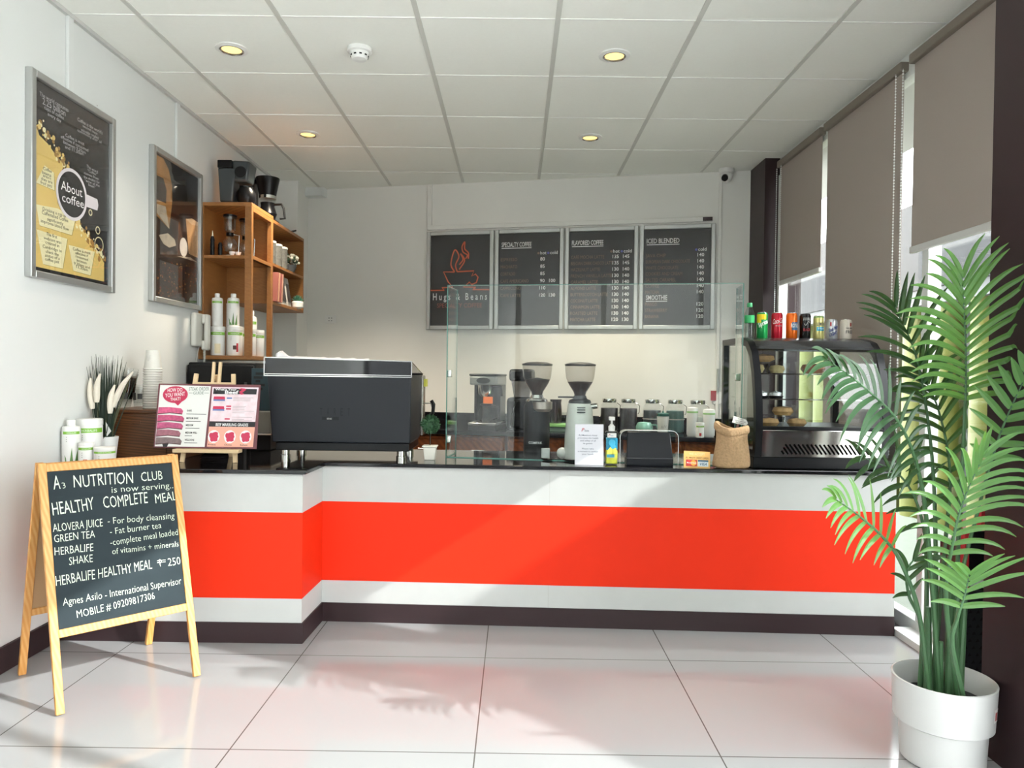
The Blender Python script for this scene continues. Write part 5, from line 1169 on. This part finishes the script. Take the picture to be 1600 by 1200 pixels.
for x, lab in ((1.195, 'silver foil cup on the middle shelf nearest the side frame'), (1.265, 'second silver foil cup on the middle case shelf')):
    t = thing('foil_cup', lab, 'foil cup', (x, 3.56, Z2), 0, 'silver foil cups in the case')
    MB(BLACK).lathe([(0.03, 0), (0.036, 0.012)], n=20).build('tray', t); MB(P('foil', (0.7, 0.7, 0.7, 1), 0.25, 0.9, bump=1.0, scale=120)).lathe([(0.030, 0.013), (0.028, 0.026), (0.001, 0.036)], n=20, cap=False).build('foil_lid', t)

# cans and bottle on top of the case
CY, CTZ = 3.72, 1.362
def can(px, h, r, label, body, art, top=STEEL):
    t = thing('drink_can', label, 'can', (at(px, 500, CY).x, CY, CTZ), 0, 'drink cans lined up on the display case')
    b = MB(body).lathe([(r * 0.8, 0.0), (r, 0.008), (r, h - 0.012), (r * 0.84, h - 0.002)], n=28, cap=True); art(b, r, h); b.build('body', t)
    MB(top).lathe([(r * 0.86, h - 0.002), (r * 0.86, h), (r * 0.78, h), (r * 0.76, h - 0.003), (0.001, h - 0.003)], n=28, cap=False).build('lid', t)
    MB(STEEL).box((-0.004, -0.012, h - 0.003), (0.004, 0.006, h - 0.001)).build('tab', t)
def canp(n, c): return P(n, c, 0.22, 0.35)
def wrap(b, mat, r, u0, v0, u1, v1, n=0.0008):
    b.m(mat).lathe([(r + n, v0), (r + n, v1)], n=10, cap=False, a0=-PI / 2 + u0, a1=-PI / 2 + u1)
def a_sprite(b, r, h):
    wrap(b, canp('can_yellow', (0.80, 0.55, 0.02, 1)), r, -1.5, h * 0.72, 0.4, h * 0.92); wrap(b, canp('can_yellow', (0.80, 0.55, 0.02, 1)), r, -1.5, h * 0.6, -0.5, h * 0.72)
    b.m(INKW).text('Sprite', (-0.024, h * 0.42), (0.022, h * 0.60), h=0.022, cyl=r, n=0.0016, bold=0.015, slant=0.15)
def a_cola(b, r, h): b.m(INKW).text('Coca-Cola', (-0.030, h * 0.56), (0.028, h * 0.62), h=0.024, cyl=r, n=0.0016, slant=0.25); b.text('Original', (0, h * 0.48), h=0.005, w=0.03, al='C', cyl=r)
def a_royal(b, r, h):
    b.m(P('royal_navy', (0.03, 0.12, 0.25, 1), 0.3)).lathe([(r + 0.0009, h * 0.34), (r + 0.0011, h * 0.48), (r + 0.0009, h * 0.64)], n=12, cap=False, a0=-PI / 2 - 0.3, a1=-PI / 2 + 0.95)
    b.m(INKW).text('ROYAL', (-0.012, h * 0.44), h=0.020, w=0.040, cyl=r, n=0.002, bold=0.02)
def a_black(b, r, h): b.m(LGREY).text('DOUBLE', (0, h * 0.74), h=0.013, w=0.036, al='C', cyl=r, slant=0.1); b.tube([(r * 1.01 * math.sin(a * .5), -r * 1.01 * math.cos(a * .5), h * 0.62 + 0.010 * math.sin(a * 3)) for a in [-1 + .2 * j for j in range(11)]], 0.0012, 4); b.m(REDL).text('BLACK', (0, h * 0.32), h=0.014, w=0.034, al='C', cyl=r, bold=0.01)
def a_lemon(b, r, h):
    wrap(b, canp('can_aqua', (0.03, 0.36, 0.52, 1)), r, -0.7, h * 0.36, 0.9, h * 0.52); b.m(P('lemon_text', (0.10, 0.12, 0.10, 1), 0.4)).text('LEMON', (0.002, h * 0.58), h=0.016, w=0.04, al='C', cyl=r, bold=0.02, n=0.0014)
    b.m(INKW).text('fresh', (0.002, h * 0.42), h=0.010, w=0.03, al='C', cyl=r, n=0.0016, slant=0.2); wrap(b, canp('can_greenrim', (0.10, 0.35, 0.12, 1)), r, -1.5, h * 0.92, 1.5, h * 0.96)
def a_silver(b, r, h):
    nv = P('can_navy', (0.02, 0.04, 0.22, 1), 0.3); b.m(nv).text('San Mig', (-0.022, h * 0.36), (0.022, h * 0.56), h=0.017, cyl=r, n=0.0014, bold=0.03, slant=0.2); b.text('LIGHT', (-0.020, h * 0.15), (0.02, h * 0.28), h=0.016, cyl=r, n=0.0014, bold=0.02); wrap(b, REDL, r, -0.7, h * 0.66, -0.45, h * 0.85)
def a_free(b, r, h):
    b.m(P('free_dark', (0.05, 0.05, 0.05, 1), 0.4)).text('SAN MIG', (0.006, h * 0.52), h=0.009, w=0.036, al='C', cyl=r, bold=0.01); b.text('FREE', (0.008, h * 0.30), h=0.016, w=0.040, al='C', cyl=r, bold=0.01)
    b.m(P('free_red', (0.35, 0.06, 0.04, 1), 0.4)).lathe([(r + 0.0008, h * 0.66), (r + 0.0008, h * 0.82)], n=8, cap=False, a0=-PI / 2 + 0.25, a1=-PI / 2 + 0.6)
can(1191, 0.134, 0.0275, 'green and yellow can reading Sprite on the display case', canp('can_green', (0.01, 0.30, 0.07, 1)), a_sprite)
can(1214, 0.133, 0.0275, 'red can reading Coca-Cola on the display case', canp('can_red', (0.50, 0.01, 0.03, 1)), a_cola)
can(1237, 0.133, 0.0275, 'orange can reading ROYAL on the display case', canp('can_orange', (0.85, 0.16, 0.01, 1)), a_royal)
can(1258, 0.129, 0.0275, 'black can with red lettering on the display case', canp('can_black', (0.012, 0.012, 0.014, 1)), a_black, BLACK)
can(1279, 0.120, 0.0255, 'pale yellow lemon can with blue band on the display case', canp('can_lemon', (0.72, 0.66, 0.25, 1)), a_lemon)
can(1300, 0.103, 0.0275, 'short silver can with blue lettering on the display case', canp('can_silver', (0.55, 0.56, 0.60, 1)), a_silver)
can(1322, 0.103, 0.0285, 'short cream can reading FREE, last in the row on the case', P('can_cream', (0.66, 0.60, 0.52, 1), 0.35), a_free)
t = thing('water_bottle', 'clear water bottle with green cap and label beside the green can', 'bottle', (at(1171, 500, CY).x, CY, CTZ))
MB(glass('pet_plastic', (0.88, 0.92, 0.90))).lathe([(0.022, 0), (0.0245, 0.01), (0.024, 0.05), (0.021, 0.062), (0.0245, 0.075), (0.0245, 0.125), (0.012, 0.158), (0.012, 0.168)], n=24, cap=False).build('bottle', t)
MB(P('water_green', (0.03, 0.38, 0.12, 1), 0.3)).lathe([(0.025, 0.08), (0.025, 0.118)], n=24, cap=False).build('label', t)
MB(P('cap_green', (0.04, 0.34, 0.13, 1), 0.4)).lathe([(0.0135, 0.160), (0.0135, 0.178), (0.012, 0.181)], n=20).build('cap', t)
MB(glass('water', (0.85, 0.89, 0.88))).lathe([(0.021, 0.002), (0.0235, 0.012), (0.0235, 0.10)], n=24).build('water', t)

# ------------------------------------------------------------------ on the rear worktop
def bw(px, dn):                             # a place on the rear worktop: pixel column, distance out from the wall
    p0 = W0 + Vector((-WD.y, WD.x, 0)) * -dn; n = Vector((-WD.y, WD.x, 0)); q_ = hit(px, 640, p0, n); return Vector((q_.x, q_.y, SLABZ))
def face(t): t.rotation_euler = (0, 0, math.atan2(WD.y, WD.x)); return t
t = face(thing('coffee_brewer', 'tall steel and black coffee brewer with glass carafe on the rear worktop', 'coffee maker', bw(762, 0.40)))
MB(BLACK).box((-0.10, -0.02, 0.06), (-0.075, 0.16, 0.35)).box((0.075, -0.02, 0.06), (0.10, 0.16, 0.35)).box((-0.10, 0.13, 0.05), (0.10, 0.17, 0.35)).build('tower', t, bevel=0.004)
MB(BLACK).box((-0.105, -0.17, 0), (0.105, 0.17, 0.035)).build('base', t, bevel=0.006); MB(STEEL).box((-0.105, -0.172, 0.035), (0.105, 0.13, 0.055)).build('hot_plate', t, bevel=0.004)
hd = MB(P('brewer_grey', (0.30, 0.32, 0.31, 1), 0.3, 0.6)).box((-0.105, -0.14, 0.33), (0.105, 0.17, 0.395)).build('head', t, bevel=0.01); MB(BLACK).lathe([(0.052, -0.002), (0.052, 0.002)], (0, 0, 0), 28, sy=0.42).build('badge', hd).matrix_local = Matrix.Translation((0, -0.141, 0.362)) @ Matrix.Rotation(PI / 2, 4, 'X')
MB(BLACK).box((-0.108, -0.145, 0.395), (0.108, 0.17, 0.412)).build('lid', t, bevel=0.008)
MB(POLISHED).lathe([(0.035, 0.235), (0.055, 0.265), (0.062, 0.33)], (0, -0.06, 0), 24).build('funnel', t); MB(BLACK).tube([(0.06, -0.10, 0.32), (0.13, -0.13, 0.32), (0.135, -0.13, 0.25)], 0.011, 8).build('funnel_handle', t)
MB(P('orange_card', (0.85, 0.20, 0.04, 1), 0.5)).box((0.0, -0.135, 0.195), (0.07, -0.13, 0.245)).build('label', t)
cf = MB(GLASS).lathe([(0.055, 0.056), (0.066, 0.08), (0.06, 0.13), (0.042, 0.17), (0.045, 0.185)], (0, -0.05, 0), 24, cap=False).build('carafe', t); MB(BLACK).lathe([(0.045, 0.178), (0.047, 0.192)], (0, -0.05, 0), 20).tube([(0.05, -0.08, 0.18), (0.10, -0.1, 0.17), (0.10, -0.1, 0.09), (0.065, -0.08, 0.08)], 0.008, 6).build('carafe_handle', cf)
t = face(thing('blender_machine', 'tall dark blender with glossy jug half behind the black grinder', 'blender', bw(815, 0.33)))
MB(BLACK).box((-0.10, -0.10, 0), (0.10, 0.12, 0.24)).build('motor_base', t, bevel=0.03); MB(glass('smoked', (0.45, 0.45, 0.46))).lathe([(0.06, 0.24), (0.088, 0.40)], n=24).build('jug', t); MB(BLACK).box((-0.085, -0.08, 0.36), (0.085, 0.09, 0.45)).build('lid', t, bevel=0.02); MB(POLISHED).tube([(-0.06, -0.105, 0.02), (-0.05, -0.108, 0.12), (-0.02, -0.105, 0.21)], 0.006, 6).build('chrome_trim', t)
# metal pitcher and glasses on the green tray
p = bw(868, 0.42); t = face(thing('drip_tray_stand', 'green-edged drip tray box between the two grinders', 'tray', p))
MB(P('tray_dark', (0.06, 0.10, 0.07, 1), 0.4)).box((-0.12, -0.08, 0), (0.12, 0.08, 0.035)).build('lower_box', t, bevel=0.004); MB(P('tray_green', (0.16, 0.34, 0.10, 1), 0.4)).box((-0.125, -0.085, 0.035), (0.125, 0.085, 0.055)).build('upper_tray', t, bevel=0.003)
zt_ = SLABZ + 0.055
for dx, lab in ((-0.045, 'clear tumbler on the green tray beside the black grinder'), (0.05, 'clear tumbler on the green tray beside the white grinder')):
    tag(MB(GLASS).lathe([(0.03, 0), (0.038, 0.085), (0.036, 0.085), (0.028, 0.004)], n=20, cap=False).build('tumbler', loc=(p.x + dx, p.y - 0.03, zt_)), lab, 'glass', 'tumblers on the green tray')
t = thing('milk_pitcher', 'dark steel milk pitcher standing behind the two tumblers', 'pitcher', (p.x + 0.005, p.y + 0.05, zt_)); 
MB(P('dark_steel', (0.10, 0.07, 0.065, 1), 0.2, 0.9)).lathe([(0.045, 0), (0.045, 0.09), (0.040, 0.15), (0.044, 0.175)], n=24).build('body', t); MB(STEEL).tube([(-0.042, 0, 0.155), (-0.075, 0, 0.15), (-0.075, 0, 0.08), (-0.045, 0, 0.06)], 0.005, 6).build('handle', t)
# clip-top jars
JT = P('jar_teal', (0.10, 0.19, 0.185, 1), 0.4, noise=0.1); JD = P('jar_dark', (0.05, 0.045, 0.048, 1), 0.4, noise=0.6, scale=60); JW = P('jar_pale', (0.55, 0.58, 0.54, 1), 0.6); BANDG = P('jar_band', (0.5, 0.5, 0.48, 1), 0.4)
for px, mt, h, lab in ((952, JD, 0.17, 'clip-top glass jar of dark contents behind the sanitiser bottle'), (982, JD, 0.17, 'clip-top glass jar of dark contents, second from the grinders'), (1019, P('jar_slate', (0.085, 0.10, 0.11, 1), 0.4), 0.16, 'clip-top glass jar with slate grey filling and white line, behind the tumbler'), (1055, JT, 0.16, 'clip-top glass jar with pale teal filling and white line'), (1090, JW, 0.12, 'clip-top glass jar behind the white shaker bottles')):
    t = thing('glass_jar', lab, 'jar', bw(px, 0.26), 0, 'clip-top glass jars on the rear worktop')
    MB(GLASS).lathe([(0.060, 0.0), (0.068, 0.01), (0.068, 0.185), (0.05, 0.205), (0.05, 0.212)], n=24, cap=False).build('jar_body', t)
    MB(mt).lathe([(0.058, 0.004), (0.063, 0.012), (0.063, h), (0.001, h + 0.002)], n=24, cap=True).build('filling', t)
    MB(POLISHED).lathe([(0.054, 0.212), (0.056, 0.222), (0.054, 0.240), (0.03, 0.246), (0.001, 0.247)], n=24, cap=False).build('lid', t)
    k = MB(STEEL).tube([(0.055, 0, 0.21), (0.082, 0, 0.19), (0.078, 0, 0.14), (0.07, 0, 0.13)], 0.003, 6); k.build('clip', t)
    if mt in (JT, MATS.get('jar_slate')): MB(BANDG).lathe([(0.0687, 0.096), (0.0687, 0.102)], n=24, cap=False).build('line', t)
p = bw(1036, 0.50); t = thing('travel_tumbler', 'white travel cup with green lid in front of the teal jars', 'cup', p)
MB(P('tumbler_white', (0.76, 0.75, 0.70, 1), 0.4)).lathe([(0.032, 0), (0.034, 0.004), (0.042, 0.13), (0.042, 0.135)], n=24).build('body', t); MB(P('lid_teal', (0.03, 0.11, 0.09, 1), 0.4)).lathe([(0.044, 0.132), (0.044, 0.15), (0.03, 0.155)], n=24).lathe([(0.006, 0.155), (0.006, 0.168)], n=10).build('lid', t)
lt = MB(P('tumbler_script', (0.35, 0.34, 0.32, 1), 0.5)); lt.tube([(0.039 * math.sin(a), -0.0395 * math.cos(a), 0.06 + 0.008 * math.sin(a * 14) + a * 0.01) for a in [-.5 + .04 * j for j in range(26)]], 0.001, 4); lt.build('script', t)
MB(P('stand_dark', (0.02, 0.03, 0.03, 1), 0.4)).box((-0.04, -0.03, -0.0), (0.04, 0.03, 0.0005)).build('coaster', t)
p = bw(1007, 0.52); t = thing('green_bowl', 'mint green handled bowl behind the black tablet stand', 'bowl', p)
MB(P('mint', (0.20, 0.42, 0.34, 1), 0.35)).lathe([(0.03, 0.02), (0.058, 0.03), (0.06, 0.055), (0.045, 0.085), (0.001, 0.09)], n=24, cap=False).build('bowl', t); MB(MATS['mint']).tube([(0.05, 0, 0.07), (0.085, 0, 0.068), (0.10, 0, 0.03)], 0.006, 6).build('handle', t); MB(BLACK).lathe([(0.045, 0), (0.045, 0.02)], n=20).build('foot', t)
# shaker bottles
GRN = P('shaker_green', (0.30, 0.55, 0.22, 1), 0.5)
for px, dn, r, h, lab in ((1082, 0.50, 0.038, 0.20, 'tall white shaker bottle nearest the teal jars'), (1108, 0.52, 0.040, 0.19, 'wider white shaker bottle with green collar beside the sack')):
    t = thing('shaker_bottle', lab, 'bottle', bw(px, dn), 0, 'white shaker bottles')
    MB(BOTW).lathe([(r * 0.85, 0), (r, 0.01), (r, h * 0.8)], n=24).build('body', t); MB(GRN).lathe([(r * 1.02, h * 0.80), (r * 1.02, h * 0.86)], n=24).build('collar', t); MB(BOTW).lathe([(r * 1.02, h * 0.86), (r * 0.98, h * 0.97), (r * 0.4, h)], n=24).build('lid', t)
tub(bw(1094, 0.62), 'little white pill tub with red label before the shaker bottles', 0.028, 0.10, 0.0, 'red')

# ------------------------------------------------------------------ things by the near pillar
RK = P('perforated_black', (0.020, 0.022, 0.026, 1), 0.4)
t = thing('metal_rack', 'black perforated metal stand squeezed between palm and dark pillar', 'stand', (1.60, 2.47, 0))
MB(RK).box((-0.115, -0.02, 0), (0.10, 0.08, 0.62)).build('panel', t, bevel=0.003)
k = MB(P('perforation', (0.003, 0.003, 0.003, 1), 0.6))
for i in range(7):
    for j in range(16):
        x = -0.10 + 0.026 * i + (0.013 if j % 2 else 0); zz = 0.05 + 0.024 * j
        if x < 0.09: k.f([k.V((x, -0.0205, zz)), k.V((x + 0.014, -0.0205, zz + 0.002)), k.V((x + 0.008, -0.0205, zz + 0.013))])
k.build('perforation', t)
t2 = thing('hanging_pack', 'black and red pack with white label hung on the perforated stand', 'pack', (1.565, 2.435, 0.47))
MB(BLACK).box((-0.07, -0.012, 0), (0.06, 0.012, 0.20)).build('pack', t2, bevel=0.004); MB(REDL).box((-0.072, -0.014, 0.0), (-0.058, 0.010, 0.20)).box((-0.02, -0.014, 0.2), (0.06, 0.010, 0.28)).build('red_strip', t2); MB(WPLAST).box((-0.05, -0.0135, 0.012), (0.05, -0.012, 0.05)).build('label', t2)
for zz, ln in ((0.12, 0.05),): MB(STEEL).cyl((0.0, 0.012, zz), (0.0, 0.03, zz), 0.003).build('hook', t2)

# ------------------------------------------------------------------ potted palm
PC = Vector((1.327, 2.245, 0))
t = thing('potted_palm', 'tall artificial palm with feathery fronds in a white stepped pot', 'potted palm', PC)
k = MB(P('pot_white', (0.58, 0.58, 0.57, 1), 0.4))
k.lathe([(0.108, 0), (0.116, 0.006), (0.122, 0.118), (0.137, 0.126), (0.143, 0.250), (0.1435, 0.254), (0.139, 0.256), (0.135, 0.250), (0.128, 0.16), (0.001, 0.16)], n=56, cap=False)
pot = k.build('pot', t)
k = MB(WPLAST); a0, a1 = -PI / 2 + 0.62, -PI / 2 + 0.85
k.lathe([(0.1408, 0.165), (0.1425, 0.205)], n=6, cap=False, a0=a0, a1=a1); k.m(P('sticker_red', (0.45, 0.10, 0.10, 1), 0.5)).lathe([(0.1418, 0.172), (0.1428, 0.196)], n=4, cap=False, a0=a0 + 0.04, a1=a0 + 0.15)
k.m(DKGREY).lathe([(0.1416, 0.17), (0.1429, 0.20)], n=2, cap=False, a0=a0 + 0.17, a1=a0 + 0.20); k.build('sticker', pot)
MB(P('soil', (0.016, 0.016, 0.018, 1), 0.9, bump=0.5, scale=60)).lathe([(0.127, 0.185), (0.001, 0.192)], n=32, cap=False).build('soil', t)
def leafmat(name, c, tr):
    m = bpy.data.materials.new(name); m.use_nodes = True; nt = m.node_tree; b = nt.nodes['Principled BSDF']; o = nt.nodes['Material Output']
    b.inputs['Roughness'].default_value = 0.32; b.inputs['Specular IOR Level'].default_value = 0.5
    tc = nt.nodes.new('ShaderNodeTexCoord'); nz = nt.nodes.new('ShaderNodeTexNoise'); nz.inputs['Scale'].default_value = 5
    mx = nt.nodes.new('ShaderNodeMix'); mx.data_type = 'RGBA'; mx.inputs[6].default_value = tuple(x * 0.72 for x in c[:3]) + (1,); mx.inputs[7].default_value = tuple(x * 1.25 for x in c[:3]) + (1,)
    nt.links.new(tc.outputs['Object'], nz.inputs[0]); nt.links.new(nz.outputs[0], mx.inputs[0]); nt.links.new(mx.outputs[2], b.inputs['Base Color'])
    tl = nt.nodes.new('ShaderNodeBsdfTranslucent'); tl.inputs[0].default_value = tr
    ms = nt.nodes.new('ShaderNodeMixShader'); ms.inputs[0].default_value = 0.38
    nt.links.new(b.outputs[0], ms.inputs[1]); nt.links.new(tl.outputs[0], ms.inputs[2]); nt.links.new(ms.outputs[0], o.inputs[0])
    return m
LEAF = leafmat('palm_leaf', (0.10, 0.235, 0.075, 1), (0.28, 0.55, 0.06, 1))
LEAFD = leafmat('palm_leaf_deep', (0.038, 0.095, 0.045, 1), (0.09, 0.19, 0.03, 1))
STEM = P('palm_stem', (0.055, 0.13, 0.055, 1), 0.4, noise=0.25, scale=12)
rnd = random.Random(21)
def leaflet(g, base, d, nrm, L, w, droop, n=8):
    p = Vector(base); d = d.normalized(); prev = None; lim = 1.472 - PC.x          # leaves brush along the pillar, never through it
    for i in range(n + 1):
        p.x = min(p.x, lim)
        k_ = i / n; ww = w * 0.5 * (max(0.0, math.sin(PI * min(1, 0.10 + 0.90 * k_) ** 0.75)) ** 0.7 if k_ < 1 else 0.02) + 0.0006
        sd = d.cross(nrm).normalized(); up = sd.cross(d)
        q_ = [p - sd * ww + up * ww * 0.45, p, p + sd * ww + up * ww * 0.45]
        for q in q_[::2]: q.x = min(q.x, lim + 0.004)
        a_, m_, c_ = [g.V(q) for q in q_]
        if prev: g.f([prev[0], prev[1], m_, a_]); g.f([prev[1], prev[2], c_, m_])
        prev = (a_, m_, c_); d = (d + Vector((0, 0, -1)) * droop * (0.4 + 1.2 * k_) / n).normalized(); p = p + d * L / n
def frond(path, n, Lmax, wid, t0, face_, mat, droop=0.7, ang0=1.15, ang1=0.45, sides=(1, 1), stem_r=0.0085, short_base=0.6, left_scale=1.0, right_scale=1.0):
    pts = catmull([p if isinstance(p, Vector) else at(*p) for p in path], 8); pts = [p - PC for p in pts]; N = len(pts)
    fr = MB(STEM).tube(pts, [stem_r * (1 - 0.82 * i / (N - 1)) for i in range(N)], 8); fr.m(mat)
    for s_ in (-1, 1):
        if not sides[0 if s_ < 0 else 1]: continue
        sc = left_scale if s_ < 0 else right_scale
        for i in range(n):
            k_ = i / max(1, n - 1); tt = t0 + (1 - t0) * (0.02 + 0.97 * k_); f_ = tt * (N - 1); j = min(int(f_), N - 2); p = pts[j].lerp(pts[j + 1], f_ - j); tan = (pts[min(j + 2, N - 1)] - pts[max(j - 1, 0)]).normalized()
            nr = Vector(face_); nr = (nr - tan * nr.dot(tan)).normalized(); side_ = tan.cross(nr) * s_
            an = ang0 + (ang1 - ang0) * k_ + rnd.uniform(-0.06, 0.06)
            d = tan * math.cos(an) + side_ * math.sin(an) + nr * rnd.uniform(0.05, 0.22)
            Lk = Lmax * sc * (short_base + (1 - short_base) * min(1, k_ / 0.35)) * (1 - 0.45 * max(0, (k_ - 0.55) / 0.45)) * rnd.uniform(0.9, 1.08)
            leaflet(fr, p, d, (nr + Vector((0, 0, 0.25))).normalized(), Lk, wid * rnd.uniform(0.85, 1.1), droop * rnd.uniform(0.7, 1.25))
    return fr.build('frond', t)
B0 = lambda dx, dy: Vector((PC.x + dx, PC.y + dy, 0.18))
CAMF = (0, -1, 0.15)
# tall front frond, then the others around it
frond([B0(0.03, -0.01), (1496, 880, 2.25), (1506, 680, 2.24), (1509, 560, 2.22), (1503, 432, 2.18)], 15, 0.255, 0.0185, 0.60, CAMF, LEAF, 0.95, 1.2, 0.38)
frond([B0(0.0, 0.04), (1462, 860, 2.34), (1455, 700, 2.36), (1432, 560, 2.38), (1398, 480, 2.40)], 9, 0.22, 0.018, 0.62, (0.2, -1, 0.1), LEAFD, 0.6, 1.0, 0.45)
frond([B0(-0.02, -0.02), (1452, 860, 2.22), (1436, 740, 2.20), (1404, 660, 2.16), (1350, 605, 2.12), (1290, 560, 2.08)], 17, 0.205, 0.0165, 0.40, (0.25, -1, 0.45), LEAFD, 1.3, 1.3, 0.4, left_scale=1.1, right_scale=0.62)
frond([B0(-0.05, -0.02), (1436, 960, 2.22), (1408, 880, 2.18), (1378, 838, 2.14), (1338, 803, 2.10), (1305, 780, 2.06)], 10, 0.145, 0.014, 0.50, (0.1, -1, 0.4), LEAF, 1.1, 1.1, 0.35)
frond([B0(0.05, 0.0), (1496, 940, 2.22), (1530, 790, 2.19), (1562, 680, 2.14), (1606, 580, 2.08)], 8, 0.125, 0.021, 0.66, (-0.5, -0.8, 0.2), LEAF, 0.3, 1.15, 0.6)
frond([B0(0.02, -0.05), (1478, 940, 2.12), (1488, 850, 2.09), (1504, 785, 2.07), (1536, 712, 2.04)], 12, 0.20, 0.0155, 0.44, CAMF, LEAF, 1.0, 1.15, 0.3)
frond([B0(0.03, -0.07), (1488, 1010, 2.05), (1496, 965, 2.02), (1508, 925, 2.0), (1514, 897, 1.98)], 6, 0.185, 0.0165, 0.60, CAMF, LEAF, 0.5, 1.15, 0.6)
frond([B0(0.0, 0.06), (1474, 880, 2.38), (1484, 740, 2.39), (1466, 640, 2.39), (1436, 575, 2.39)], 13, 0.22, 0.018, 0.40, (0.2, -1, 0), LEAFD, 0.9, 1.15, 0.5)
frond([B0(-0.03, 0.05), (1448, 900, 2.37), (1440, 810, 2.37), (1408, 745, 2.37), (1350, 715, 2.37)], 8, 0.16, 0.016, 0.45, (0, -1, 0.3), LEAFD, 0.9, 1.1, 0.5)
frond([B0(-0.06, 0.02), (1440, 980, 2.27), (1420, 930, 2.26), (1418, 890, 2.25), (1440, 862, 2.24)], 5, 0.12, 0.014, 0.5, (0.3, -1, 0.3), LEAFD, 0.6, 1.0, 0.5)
for dx, dy, hh in ((-0.045, 0.0, 0.30), (-0.02, -0.015, 0.2), (0.02, 0.01, 0.42), (0.045, -0.005, 0.36), (0.0, -0.03, 0.25)):
    MB(STEM).tube([(dx, dy, 0.17), (dx * 1.1, dy, 0.17 + hh * 0.5), (dx * 1.2 + 0.004, dy, 0.17 + hh)], [0.013, 0.012, 0.008], 10).build('stalk', t)
